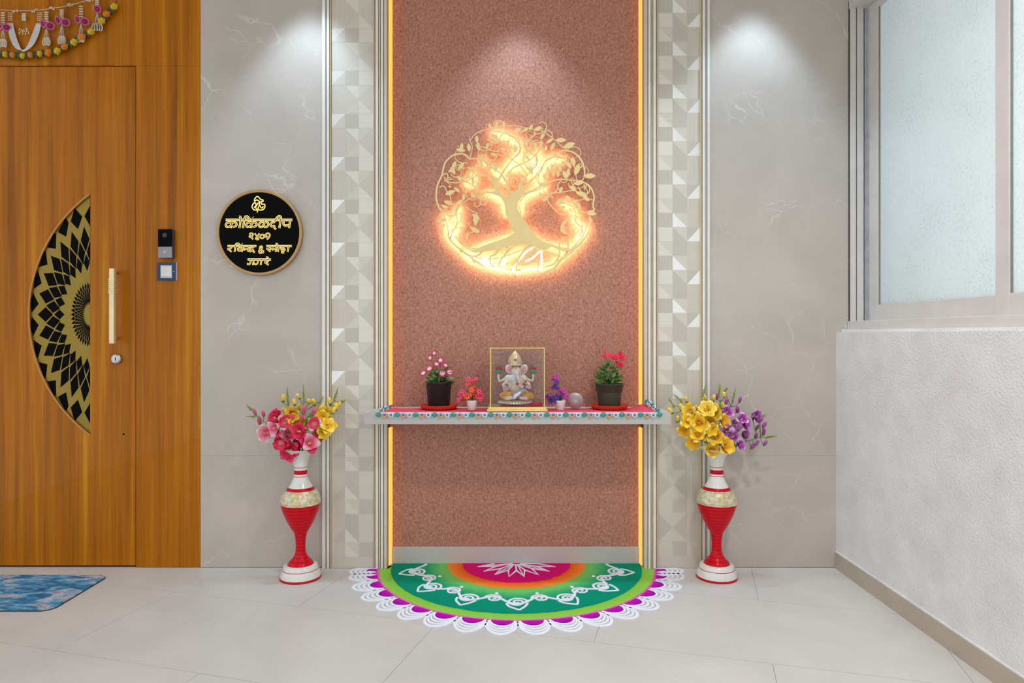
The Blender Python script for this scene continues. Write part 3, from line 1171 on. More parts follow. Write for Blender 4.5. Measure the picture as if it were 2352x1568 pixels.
def spray(mouth, tip, flowers, buds, kind, label, group, ycen, tips=(), leaves=(), seed=0, size=1.0):
    """one artificial flower stem standing in a vase; positions as (px, py) on its own depth"""
    rnd = random.Random(seed)
    r = empty('flower_spray', mouth)
    tag(r, label, 'artificial flowers', group)
    m0 = Vector(mouth)
    yt = ycen + rnd.uniform(-0.03, 0.015)
    tp = P(tip[0], tip[1], yt)
    mid = m0.lerp(tp, 0.5) + Vector((0, -0.01, 0.02))
    base = m0 + Vector((0, 0, -0.10))
    path = catmull([base, m0, mid, tp], 8)
    mk('stem', tube(path, [0.0028 * (1 - 0.55 * i / (len(path) - 1)) for i in range(len(path))], 6), STEMG, r, True)
    d = (path[-1] - path[-4]).normalized()

    def pedicel(q):
        # join the flower to the nearest lower point of the stem
        best = min(path[9:], key=lambda p: (p - (q + Vector((0, 0, -0.02)))).length)
        mk('pedicel', tube([best, best.lerp(q, 0.5) + Vector((0, 0, -0.006)), q], 0.0014, 5), STEMG, r, True)
    for (px, py) in flowers:
        y = ycen + rnd.uniform(-0.055, 0.0)
        q = P(px, py, y)
        n = Vector(((q.x - m0.x) * 3.2 + rnd.uniform(-.35, .35), -0.75 + rnd.uniform(-.25, .3), (q.z - m0.z) * 2.0 - 0.15 + rnd.uniform(-.3, .3))).normalized()
        q2 = q - n * 0.016 * size
        rot = facing(n, rnd.uniform(0, 6))
        o = link('flower', core, None, r, q2 - m0, rot)
        s = rnd.uniform(0.92, 1.18) * size
        o.scale = (s, s, s)
        pm = rnd.choice(BIG[kind])
        pm2 = rnd.choice(BIG[kind][:2] if kind != 'pink' else BIG[kind][1:])
        for k in range(6):
            link('petal', pm if k % 2 else pm2, None, o, (0, 0, 0), (0, 0, k * PI / 3 + rnd.uniform(-.12, .12)))
        pedicel(q2)
    for (px, py) in buds:
        y = ycen + rnd.uniform(-0.045, 0.01)
        q = P(px, py, y)
        n = Vector(((q.x - m0.x) * 1.6 + rnd.uniform(-.3, .3), rnd.uniform(-.5, 0), 0.7)).normalized()
        q2 = q - n * 0.012
        o = link('bud', budm[kind], None, r, q2 - m0, facing(n))
        s = rnd.uniform(0.85, 1.15)
        o.scale = (s, s, s)
        link('calyx', calyx, None, o)
        pedicel(q2)
    for (x0, y0, x1, y1) in tips:
        a, b = P(x0, y0, yt), P(x1, y1, yt)
        o = link('bud_tip', tipm, None, r, a - m0, facing(b - a, rnd.uniform(0, 6)))
        s = (b - a).length / 0.052
        o.scale = (1.0, 1.0, s)
        best = min(path, key=lambda p: (p - a).length)
        if (best - a).length > 0.004:
            mk('pedicel', tube([best, best.lerp(a, .6), a], 0.0014, 5), STEMG, r, True)
    for (x0, y0, x1, y1) in leaves:
        a, b = P(x0, y0, ycen - 0.05), P(x1, y1, ycen - 0.055)
        o = link('leaf', bladeG, None, r, a - m0, facing(b - a, rnd.uniform(-.4, .4)))
        s = (b - a).length / 0.075
        o.scale = (1, 1, s)
        pedicel(a)
    return r


# ---- floor vases
def vase(loc, label):
    r = empty('floor_vase', loc)
    tag(r, label, 'vase', 'tall red and white floor vases')
    k = 0.0003846
    kr = 1.774e-3 / 4.613

    def seg(name, pts, m, caps=False):
        mk(name, lathe([(a * kr, (1411 - b) * k) for a, b in pts], loc, 40, caps=caps), m, r, True)
    seg('foot', [(150, 1411), (212, 1411), (214, 1402), (211, 1388)], REDR, True)
    seg('foot_body', [(209, 1388), (205, 1362), (196, 1335), (186, 1312)], WHITEC)
    seg('foot_line', [(186.5, 1313), (184.5, 1307)], REDR)
    seg('foot_step', [(184, 1307), (176, 1282), (170, 1268), (135, 1262)], WHITEC)
    prof = [(136, 1263), (128, 1245), (104, 1222), (80, 1196), (64, 1168), (54, 1135), (50, 1095), (50, 1050), (54, 1000), (62, 955), (63, 940)]
    seg('stem', prof, RED)
    seg('body', [(63, 942), (78, 915), (100, 880), (124, 838), (150, 785), (174, 730), (192, 680), (203, 640), (206, 622)], RED)
    seg('inlay_band', [(206, 622), (207, 600), (205, 575), (196, 540), (180, 508), (160, 488), (140, 474)], MOSA)
    seg('shoulder_ring', [(146, 478), (143, 468), (132, 455), (126, 448)], REDR)
    seg('neck', [(125, 448), (108, 420), (92, 390), (80, 360), (72, 335)], WHITEC)
    seg('neck_line', [(72.6, 336), (71.8, 330)], REDR)
    seg('neck', [(71.8, 330), (68, 312)], WHITEC)
    seg('neck_band', [(68.6, 312), (66.8, 268)], REDR)
    seg('neck', [(66.8, 268), (67, 242)], WHITEC)
    seg('neck_line', [(67.4, 242), (68.4, 236)], REDR)
    seg('mouth', [(68, 236), (74, 200), (84, 160), (100, 120), (122, 88), (150, 62), (172, 48), (176, 43), (170, 44), (146, 60), (116, 90), (92, 126), (76, 165), (62, 210), (58, 260)], WHITEC)
    return r


LV = Vector((PX(690.5, -0.118), -0.118, 0.0))
RV = Vector((PX(1646, -0.112), -0.112, 0.0))
vase(LV, 'tall red and white vase holding pink and yellow flowers, beside the door side pilaster')
vase(RV, 'tall red and white vase holding yellow and purple flowers, beside the window side pilaster')
VH = 0.515


def ZL(lst, ox, oy, s):
    return [tuple((c / s + (ox if i % 2 == 0 else oy)) for i, c in enumerate(t)) for t in lst]


lz = lambda *l: ZL(l, 550, 860, 7.84)
GL = 'flower sprays in the vase near the door'
mo = LV + Vector((0, 0, VH - 0.03))
spray(mo + Vector((-0.012, -0.012, 0)), lz((330, 750))[0], lz((480, 1050), (740, 1230), (900, 1370)), lz((360, 830), (430, 700), (270, 670)), 'pink',
      'pink flower spray leaning far left towards the wooden door', GL, -0.13, tips=lz((300, 755, 100, 752), (215, 630, 115, 540)), seed=1)
spray(mo + Vector((-0.004, -0.016, 0)), lz((880, 560))[0], lz((660, 790), (820, 860), (640, 960), (880, 1080), (1000, 1240)), lz((910, 640), (960, 770)), 'pink',
      'upright pink flower spray at the centre of the left vase', GL, -0.135, seed=2)
spray(mo + Vector((0.008, -0.018, 0)), lz((1330, 640))[0], lz((1060, 1020), (1350, 890), (1270, 1230)), lz((1130, 780), (1160, 640), (1340, 680)), 'pink',
      'pink flower spray on the right of the left vase, over its rim', GL, -0.14, seed=3)
spray(mo + Vector((-0.008, 0.012, 0)), lz((870, 540))[0], lz((980, 700), (1020, 850)), lz((790, 430), (985, 490), (800, 640)), 'yellow',
      'yellow bud spray with the leftmost green tip in the left vase', GL, -0.085, tips=lz((880, 530, 850, 190)), seed=4)
spray(mo + Vector((0.002, 0.014, 0)), lz((1160, 460))[0], lz((1180, 900),), lz((1055, 385), (1075, 580), (1245, 470), (1340, 500)), 'yellow',
      'yellow bud spray with the tallest upright green tip in the left vase', GL, -0.08, tips=lz((1160, 440, 1145, 140), (1430, 510, 1525, 385)), leaves=lz((1200, 900, 1290, 690)), seed=5)
spray(mo + Vector((0.012, 0.010, 0)), lz((1700, 470))[0], lz((1500, 690), (1490, 800), (1600, 920), (1440, 1110), (1520, 1030)), lz((1500, 560), (1625, 480), (1800, 525), (1740, 585), (1700, 645)), 'yellow',
      'full yellow flower spray leaning right across the left pilaster', GL, -0.095, tips=lz((1710, 450, 1785, 215), (1800, 500, 1940, 465)), seed=6)

rzf = lambda *l: ZL(l, 1520, 860, 7.468)
GR_ = 'flower sprays in the vase near the window'
mo = RV + Vector((0, 0, VH - 0.03))
spray(mo + Vector((-0.012, -0.008, 0)), rzf((300, 540))[0], rzf((450, 800), (390, 950), (560, 1150), (480, 640)), rzf((150, 620), (270, 760), (330, 560), (420, 420)), 'yellow',
      'yellow flower spray leaning left towards the shelf end', GR_, -0.125, tips=rzf((210, 550, 105, 380), (340, 450, 180, 325)), seed=7)
spray(mo + Vector((-0.004, -0.016, 0)), rzf((740, 400))[0], rzf((690, 670), (640, 830), (620, 1030), (860, 1290), (780, 600)), rzf((730, 410), (740, 1100)), 'yellow',
      'upright yellow flower spray over the middle of the right vase', GR_, -0.135, tips=rzf((710, 350, 760, 140)), leaves=rzf((940, 1180, 700, 930)), seed=8)
spray(mo + Vector((0.006, -0.012, 0)), rzf((1000, 420))[0], rzf((840, 780), (880, 640), (1060, 800), (840, 940), (930, 1070), (1100, 1230)), rzf((890, 400), (1070, 340), (1040, 530)), 'yellow',
      'yellow flower spray with large blooms over the rim of the right vase', GR_, -0.13, tips=rzf((980, 330, 1000, 130)), seed=9)
spray(mo + Vector((0.006, 0.012, 0)), rzf((1190, 560))[0], rzf((1110, 650), (1270, 860), (1110, 980)), rzf((890, 530), (1110, 450), (1345, 420), (1300, 600), (945, 365)), 'purple',
      'upright purple orchid spray behind the yellow flowers', GR_, -0.085, tips=rzf((1215, 460, 1275, 180), (1080, 290, 1140, 200)), seed=10, size=0.82)
spray(mo + Vector((0.014, -0.004, 0)), rzf((1690, 1080))[0], rzf((1440, 850), (1430, 1030), (1200, 1050), (1340, 1210), (1380, 760), (1600, 720)), rzf((1640, 900), (1760, 860), (1620, 1040), (1750, 980), (1640, 1160), (1780, 1170), (1560, 1230), (1700, 770)), 'purple',
      'purple orchid spray leaning far right towards the window', GR_, -0.105, tips=rzf((1800, 1075, 2000, 1045), (1690, 730, 1820, 680)), seed=11, size=0.82)

# ---- potted plants on the shelf
leafA = blade_mesh(GREEN1, 0.030, 0.013, 0.25)
leafB = blade_mesh(GREEN3, 0.030, 0.014, 0.3)


def disc_flower(m, r, n=5, cen=None):
    parts = []
    for i in range(n):
        v_, f_, t_ = petal_vf(r, r * 1.05, math.radians(75), math.radians(95), 0.2, 4, 4)
        a = 2 * PI * i / n
        parts.append(([Vector((p.x * math.cos(a) - p.y * math.sin(a), p.x * math.sin(a) + p.y * math.cos(a), p.z)) for p in v_], f_, t_))
    V_, F_, T_ = [], [], []
    for v_, f_, t_ in parts:
        n0 = len(V_)
        V_ += v_; F_ += [[q + n0 for q in f] for f in f_]; T_ += t_
    me = bpy.data.meshes.new('flower')
    me.from_pydata([tuple(p) for p in V_], [], F_)
    at = me.attributes.new('t', 'FLOAT', 'POINT')
    at.data.foreach_set('value', T_)
    me.polygons.foreach_set('use_smooth', [True] * len(F_))
    me.materials.append(m)
    return me


VINCA = m_petal('crimson white eyed petal', (250, 236, 240), (206, 16, 74), (176, 8, 66))
VINCB = m_petal('scarlet petal', (206, 8, 40), (236, 14, 62), (226, 20, 66))
fl_vinca, fl_scar = disc_flower(VINCA, 0.016), disc_flower(VINCB, 0.015)


def potted(px, Yc, pot, label, flowers, fmesh, seed, olive, leaves, htop, width):
    loc = Vector((PX(px, Yc), Yc, RT))
    # saucer
    s = mko('plant_saucer', lathe([(0.062, 0.0), (0.072, 0.002), (0.082, 0.016), (0.083, 0.0175), (0.080, 0.017), (0.070, 0.005), (0.05, 0.004)], loc, 40), TERRA, loc, True)
    tag(s, 'orange red plastic saucer under the %s pot' % ('dark olive' if olive else 'black'), 'saucer', 'plant saucers on the shelf')
    b = loc + Vector((0, 0, 0.0055))
    r = empty('potted_plant', b)
    tag(r, label, 'potted plant', 'potted plants on the shelf')
    if olive:
        prof = [(0.044, 0), (0.0455, 0.002), (0.051, 0.062), (0.0515, 0.066), (0.055, 0.068), (0.0575, 0.094), (0.0595, 0.095), (0.060, 0.099), (0.0575, 0.099), (0.055, 0.092), (0.052, 0.070)]
    else:
        prof = [(0.043, 0), (0.045, 0.002), (0.0525, 0.098), (0.0535, 0.099), (0.0555, 0.105), (0.0545, 0.107), (0.052, 0.106), (0.0505, 0.09)]
    mk('pot', lathe(prof, b, 40), POTO if olive else POTB, r, True)
    hz = 0.09
    mk('soil', lathe([(0.052, hz - 0.008), (0.051, hz), (0.02, hz + 0.004)], b, 24), SOIL, r, True)
    rnd = random.Random(seed)
    top = Vector((0, 0, hz))
    for i in range(5):
        a = 2 * PI * i / 5
        e = Vector((math.cos(a) * 0.028, math.sin(a) * 0.02, hz + htop * rnd.uniform(.55, .8)))
        mk('stem', tube([b + top, b + top.lerp(e, .5) + Vector((0.004, 0, 0.006)), b + e], [0.0022, 0.0018, 0.0012], 6), STEMG, r, True)
    for i in range(leaves):
        a = rnd.uniform(0, 2 * PI)
        hh = rnd.uniform(0.005, htop * 0.75)
        rr = width * rnd.uniform(0.1, 0.75) * (1 - 0.45 * hh / htop)
        p = Vector((rr * math.cos(a), rr * math.sin(a) * 0.8, hz + hh))
        n = Vector((math.cos(a), math.sin(a) - 0.2, rnd.uniform(-0.15, 1.0)))
        o = link('leaf', leafA if rnd.random() < 0.72 else leafB, None, r, p, facing(n, rnd.uniform(0, 6)))
        sc_ = rnd.uniform(0.75, 1.2)
        o.scale = (sc_, sc_, sc_)
    for (fx, fy, sc_) in flowers:
        q = P(fx, fy, Yc - rnd.uniform(0.0, 0.03)) - b
        n = Vector((q.x * 8 + rnd.uniform(-.3, .3), -0.8, rnd.uniform(0.1, 0.9)))
        o = link('flower', fmesh, None, r, q, facing(n, rnd.uniform(0, 6)))
        o.scale = (sc_, sc_, sc_)
        st = Vector((q.x * 0.4, q.y * 0.4, max(hz, q.z - 0.045)))
        mk('flower_stalk', tube([b + st, b + st.lerp(q, .6), b + q - n.normalized() * 0.001], 0.0011, 5), STEMG, r, True)
    return r


z6 = lambda *l: [(820 + a / 6.357, 780 + b / 6.357, c) for a, b, c in l]
potted(1008, -0.045, 0, 'black plastic pot with crimson white eyed flowers on the shelf', z6((1130, 195, .85), (1070, 262, .9), (1220, 300, 1.0), (1165, 350, 1.0), (1290, 375, .8), (1060, 425, 1.15), (970, 490, 1.05), (1245, 488, 1.2), (1355, 478, 1.2), (1090, 400, .8)), fl_vinca, 5, False, 78, 0.085, 0.062)
z7 = lambda *l: [(1360 + a / 9.22, 790 + b / 9.22, c) for a, b, c in l]
potted(1399.5, -0.045, 0, 'dark olive plastic pot with scarlet flowers above mint green leaves', z7((250, 265, .8), (370, 240, 1.1), (450, 280, 1.2), (540, 285, 1.0), (640, 290, 1.25), (600, 210, .9), (600, 450, 1.15), (260, 145, .4), (540, 400, .7)), fl_scar, 8, True, 100, 0.11, 0.06)


# ---- small artificial plants in white pots
def mini(px, Yc, label, cols, items, seed):
    b = Vector((PX(px, Yc), Yc, RT))
    r = empty('miniature_plant', b)
    tag(r, label, 'artificial plant', 'miniature artificial plants')
    mk('pot', lathe([(0.0145, 0), (0.016, 0.001), (0.0215, 0.036), (0.022, 0.040), (0.0205, 0.040), (0.0195, 0.034)], b, 24), POTW, r, True)
    rnd = random.Random(seed)
    mk('stem', tube([b + Vector((0, 0, 0.03)), b + Vector((0.001, 0, 0.06)), b + Vector((0.003, 0, 0.09))], [0.003, 0.0025, 0.0015], 6), plain('dark twig', (74, 48, 44), .7), r, True)
    ms = []
    for c in cols:
        v_, f_ = [], []
        for i in range(6):
            a = 2 * PI * i / 6
            e = ellipsoid((0.0065 * math.cos(a), 0.0065 * math.sin(a), 0.003), (0.006, 0.0035, 0.0022), 6, 4, Quaternion((0, 0, 1), a))
            v_, f_ = join((v_, f_), e)
        me = mesh('sprig', (v_, f_), True); me.materials.append(c); ms.append(me)
    for (fx, fy, ci) in items:
        q = P(fx, fy, Yc + rnd.uniform(-0.014, 0.012)) - b
        n = Vector((q.x * 14 + rnd.uniform(-.4, .4), -0.8, rnd.uniform(-0.2, 0.9)))
        o = link('sprig', ms[ci], None, r, q, facing(n, rnd.uniform(0, 6)))
        s = rnd.uniform(0.85, 1.25)
        o.scale = (s, s, s * 1.5)
        st = Vector((q.x * 0.2, q.y * 0.2, min(max(0.04, q.z - 0.02), 0.085)))
        mk('twig', tube([b + st, b + q], 0.0009, 5), STEMG, r, True)


MP1, MP2, MP3 = plain('pink sprig', (240, 82, 122), .5), plain('coral sprig', (238, 76, 84), .5), plain('orange sprig', (244, 104, 50), .5)
MV1, MV2, MV3 = plain('violet sprig', (96, 56, 160), .5), plain('magenta sprig', (206, 58, 170), .5), plain('deep purple sprig', (128, 60, 178), .5)
z6b = lambda *l: [(820 + a / 6.357, 780 + b / 6.357, c) for a, b, c in l]
mini(1084, -0.105, 'tiny white pot of pink and orange artificial sprigs left of the glass case', (MP1, MP2, MP3),
     z6b((1630, 580, 0), (1740, 580, 0), (1690, 625, 1), (1620, 660, 1), (1700, 690, 2), (1670, 740, 2), (1545, 760, 0), (1510, 790, 0), (1740, 740, 1), (1780, 770, 0), (1830, 820, 0), (1580, 810, 1), (1520, 860, 0), (1610, 850, 2), (1760, 830, 1), (1800, 870, 0), (1720, 800, 1), (1650, 800, 2), (1490, 890, 0), (1560, 890, 1)), 3)
z7b = lambda *l: [(1180 + a / 6.19, 780 + b / 6.19, c) for a, b, c in l]
mini(1287, -0.105, 'tiny white pot of purple and magenta artificial sprigs right of the glass case', (MV1, MV2, MV3),
     z7b((570, 570, 1), (600, 545, 1), (610, 610, 0), (590, 660, 0), (620, 700, 0), (560, 690, 2), (680, 720, 1), (720, 750, 1), (690, 790, 2), (490, 800, 2), (520, 840, 0), (570, 820, 0), (620, 800, 0), (660, 830, 0), (740, 800, 1), (600, 860, 0), (530, 880, 0), (480, 830, 1), (640, 760, 1)), 6)

# ---- round perforated disc (small speaker)
sy = -0.062
sc0 = Vector((PX(1321.5, sy), sy, RT + 0.034))
sp = empty('round_speaker', sc0 - Vector((0, 0, 0.034)))
tag(sp, 'small grey round perforated speaker standing on the pink runner', 'speaker')
mk('body', lathe([(0.028, -0.014), (0.0335, -0.011), (0.034, 0.0), (0.0335, 0.008), (0.031, 0.011), (0.01, 0.0135), (0.0, 0.0135)], sc0, 40, 'Y'), GREYM, sp, True)
hs = []
for r_ in range(1, 7):
    n = r_ * 6
    for k in range(n):
        a = 2 * PI * k / n
        rr = r_ * 0.0044
        yy = -0.0136 + 0.0022 * (rr / 0.03) ** 2
        hs.append(lathe([(0.0011, -0.0004), (0.0011, 0.0004)], sc0 + Vector((rr * math.cos(a), yy, rr * math.sin(a))), 5, 'Y'))
o = mk('perforation', join(*hs), HOLE, sp)
o['kind'] = 'stuff'
mk('foot', box(sc0.x - 0.016, sc0.x + 0.016, sy - 0.008, sy + 0.01, RT + 0.0004, RT + 0.004, 0.001), GREYM, sp)

# ---- display case
cy0, cy1 = -0.152, -0.022
cxa, cxb = PX(1125, cy0), PX(1251.5, cy0)
cz0, cz1 = RT, PZ(798, cy0)
cc = Vector(((cxa + cxb) / 2, (cy0 + cy1) / 2, cz0))
dc = empty('display_case', cc)
tag(dc, 'clear display case with gold edges and base, at the centre of the shelf', 'display case')
bz = cz0 + 0.017
mk('base', join(box(cxa - 0.011, cxb + 0.011, cy0 - 0.008, cy1 + 0.006, cz0, cz0 + 0.008, 0.001), box(cxa - 0.006, cxb + 0.006, cy0 - 0.004, cy1 + 0.003, cz0 + 0.008, bz, 0.001)), GOLDB, dc)
ck = 0.0022
for nm, bxx in (('front_pane', (cxa + .004, cxb - .004, cy0, cy0 + ck, bz, cz1 - .004)), ('back_pane', (cxa + .004, cxb - .004, cy1 - ck, cy1, bz, cz1 - .004)),
                ('side_pane', (cxa, cxa + ck, cy0 + .004, cy1 - .004, bz, cz1 - .004)), ('side_pane', (cxb - ck, cxb, cy0 + .004, cy1 - .004, bz, cz1 - .004)),
                ('top_pane', (cxa + .004, cxb - .004, cy0 + .004, cy1 - .004, cz1 - ck, cz1))):
    mk(nm, box(*bxx), CLEAR, dc)
e = 0.0038
for x in (cxa, cxb - e):
    for y in (cy0, cy1 - e):
        mk('corner_bar', box(x, x + e, y, y + e, bz, cz1, 0.0006), GOLDB, dc)
    mk('top_bar', box(x, x + e, cy0 + e, cy1 - e, cz1 - e, cz1, 0.0006), GOLDB, dc)
for y in (cy0, cy1 - e):
    mk('top_bar', box(cxa + e, cxb - e, y, y + e, cz1 - e, cz1, 0.0006), GOLDB, dc)

# ---- seated figurine inside the case
iy = (cy0 + cy1) / 2 + 0.004
ic = Vector((PX(1186, iy), iy, bz + 0.0003))
idl = empty('seated_figurine', ic)
tag(idl, 'silver and gold elephant headed seated figurine inside the display case', 'figurine')
z8 = lambda a, b, dy=0.0: P(1110 + a / 8.71, 780 + b / 8.71, iy + dy)
S = 2.83 / F / 8.71   # metres per zoom pixel


def el(a, b, dy, rx, ry, rz, rot=None):
    return ellipsoid(z8(a, b, dy), (rx * S, ry * S, rz * S), 16, 10, rot)


# red cloth and round pedestal
mk('cloth', join(box(cxa + 0.045, cxb - 0.006, cy0 + 0.008, cy1 - 0.01, bz + 0.0002, bz + 0.004, 0.001),
                 ellipsoid((cxb - 0.035, iy - 0.025, bz + 0.009), (0.028, 0.02, 0.0085), 12, 8),
                 ellipsoid((cxb - 0.075, iy - 0.03, bz + 0.007), (0.03, 0.02, 0.0065), 12, 8)), REDCL, idl, True)
pz = z8(640, 1260, 0)
mk('pedestal', lathe([(0.062, -0.004), (0.067, 0.0), (0.067, 0.006), (0.062, 0.010), (0.05, 0.012)], (pz.x, pz.y, bz + 0.012), 32), GOLDF, idl, True)
for k in range(18):
    a = PI + PI * (k + 0.5) / 18
    mk('pearl', ellipsoid((pz.x + 0.068 * math.cos(a), pz.y + 0.068 * math.sin(a), bz + 0.015), (0.0042,) * 3, 8, 6), WHITEB, idl, True)
rotL, rotR = Quaternion((0, 1, 0), math.radians(24)), Quaternion((0, 1, 0), math.radians(-24))
body = join(el(650, 930, -0.006, 175, 150, 175), el(650, 790, 0, 160, 110, 110), el(660, 640, -0.012, 105, 105, 110),
            el(500, 790, 0, 90, 80, 95), el(800, 790, 0, 90, 80, 95),
            tube([z8(520, 760), z8(400, 800), z8(320, 830), z8(300, 740), z8(310, 680)], [0.0075, 0.0065, 0.006, 0.005, 0.0055], 10),
            tube([z8(790, 760), z8(900, 800), z8(990, 820), z8(1000, 740), z8(990, 680)], [0.0075, 0.0065, 0.006, 0.005, 0.0055], 10),
            tube([z8(490, 830, -.01), z8(400, 900, -.02), z8(420, 990, -.03), z8(500, 980, -.04)], [0.0085, 0.008, 0.007, 0.007], 10),
            tube([z8(810, 830, -.01), z8(910, 880, -.02), z8(930, 960, -.03), z8(860, 940, -.04)], [0.0085, 0.008, 0.007, 0.007], 10),
            tube([z8(665, 670, -.03), z8(690, 760, -.042), z8(730, 850, -.046), z8(745, 930, -.044), z8(800, 960, -.044)], [0.0095, 0.0085, 0.007, 0.0058, 0.005], 12),
            el(520, 590, 0.004, 80, 22, 105, rotR), el(810, 590, 0.004, 80, 22, 105, rotL),
            tube([z8(480, 1060, -.02), z8(380, 1110, -.035), z8(470, 1170, -.05), z8(600, 1160, -.055)], [0.013, 0.0125, 0.010, 0.007], 10),
            tube([z8(820, 1060, -.02), z8(950, 1110, -.035), z8(860, 1170, -.05), z8(720, 1160, -.055)], [0.013, 0.0125, 0.010, 0.007], 10),
            el(650, 1100, 0, 240, 150, 90))
o = mk('body', body, SILVER, idl, True)
md = o.modifiers.new('weld', 'REMESH'); md.mode = 'VOXEL'; md.voxel_size = 0.0016; md.use_smooth_shade = True
sm = o.modifiers.new('soft', 'SMOOTH'); sm.iterations = 3
# crown
cw = z8(640, 520, -0.006)
mk('crown', lathe([(r_ * S, h_ * S) for r_, h_ in ((95, 0), (118, 20), (108, 50), (120, 95), (112, 140), (92, 190), (66, 235), (36, 270), (14, 296), (0, 310))], cw, 24), GOLDF, idl, True)
mk('crown_gem', el(640, 405, -0.027, 36, 20, 24), REDJ, idl, True)
for k in range(9):
    a = PI + PI * (k + 0.5) / 9
    mk('crown_stud', ellipsoid(cw + Vector((119 * S * math.cos(a), 119 * S * math.sin(a), 22 * S)), (0.0026,) * 3, 8, 6), WHITEB, idl, True)
for x in (612, 712):
    mk('eye', el(x, 625, -0.0285, 11, 6, 7), VOIDB, idl, True)
mk('forehead_mark', el(662, 570, -0.0275, 9, 7, 26), REDJ, idl, True)
for x, x2 in ((600, 578), (735, 760)):
    mk('tusk', tube([z8(x, 690, -.028), z8(x2, 725, -.036)], [0.003, 0.0012], 8), WHITEB, idl, True)
for k in range(11):
    t_ = k / 10
    mk('necklace_bead', el(500 + 300 * t_, 800 + 110 * math.sin(PI * t_), -0.030 - 0.014 * math.sin(PI * t_), 14, 14, 14), GOLDF, idl, True)
for x, q_ in ((520, 1), (810, -1)):
    mk('ear_inset', el(x, 592, -0.0005, 46, 14, 70, rotR if q_ > 0 else rotL), PINKF, idl, True)
mk('crown_arch', ribbon([(515, 470), (520, 390), (560, 310), (636, 232), (712, 310), (752, 390), (755, 470)], 16, lambda a, b, h: z8(a, b, h), -0.006, -0.002), GOLDF, idl)
# lotuses in the raised hands
for (x, lab) in ((308, 0), (992, 1)):
    lo = mk('lotus', join(el(x, 640, -.004, 62, 50, 34), el(x, 600, -.004, 40, 34, 20)), GREENL, idl, True)
    mk('lotus_petals', join(*[el(x - 52 + 26 * i, 572 - (8 if i % 2 else 0), -.004, 17, 26, 26) for i in range(5)]), REDJ, lo, True)
# orange draped lap cloth, garland, jewels
mk('lap_cloth', join(el(470, 1095, -.044, 120, 60, 62), el(420, 1150, -.040, 70, 60, 40)), ORANGEF, idl, True)
mk('lap_cloth', join(el(880, 1110, -.044, 130, 60, 62), el(950, 1150, -.040, 70, 60, 40)), ORANGEF, idl, True)
mk('sash_cloth', tube([z8(850, 1000, -.05), z8(740, 1050, -.062), z8(640, 1130, -.066), z8(600, 1185, -.066)], [0.005, 0.008, 0.008, 0.006], 10), plain('pale lilac enamel', (206, 200, 222), .4), idl, True)
mk('chest_highlight', join(el(590, 770, -.026, 110, 50, 75)), WHITEB, idl, True)  # white patch standing in for the highlight on the chest
for i, (a, b, m_) in enumerate(((675, 880, REDJ), (810, 880, REDJ), (850, 830, REDJ), (430, 950, PINKF), (920, 950, PINKF), (640, 940, GOLDF), (560, 1190, GREENL), (850, 800, GOLDF), (470, 860, GOLDF))):
    mk('jewel', el(a, b, -.052 if b > 850 else -.03, 26 if m_ != PINKF else 48, 16, 24 if m_ != PINKF else 40), m_, idl, True)

# ---- tree of life wall art with led string
TC = P(1183, 462, 0.02)
tr = empty('tree_wall_art', TC)
tag(tr, 'backlit round gold tree of life wall art glowing on the terracotta panel', 'wall art')
TY0, TY1 = 0.018, 0.0215


def T(a, b, h):
    return P(980 + a / 3.824, 260 + b / 3.824, h)


TB = [0]


def tb(name, pts, wid, n=6, parent=tr, closed=False):
    TB[0] += 1
    q = 0.000018 * TB[0]
    return mk(name, ribbon(pts, wid, T, TY0 + q, TY1 - 0.001 + q, n, closed), GOLDP, parent)


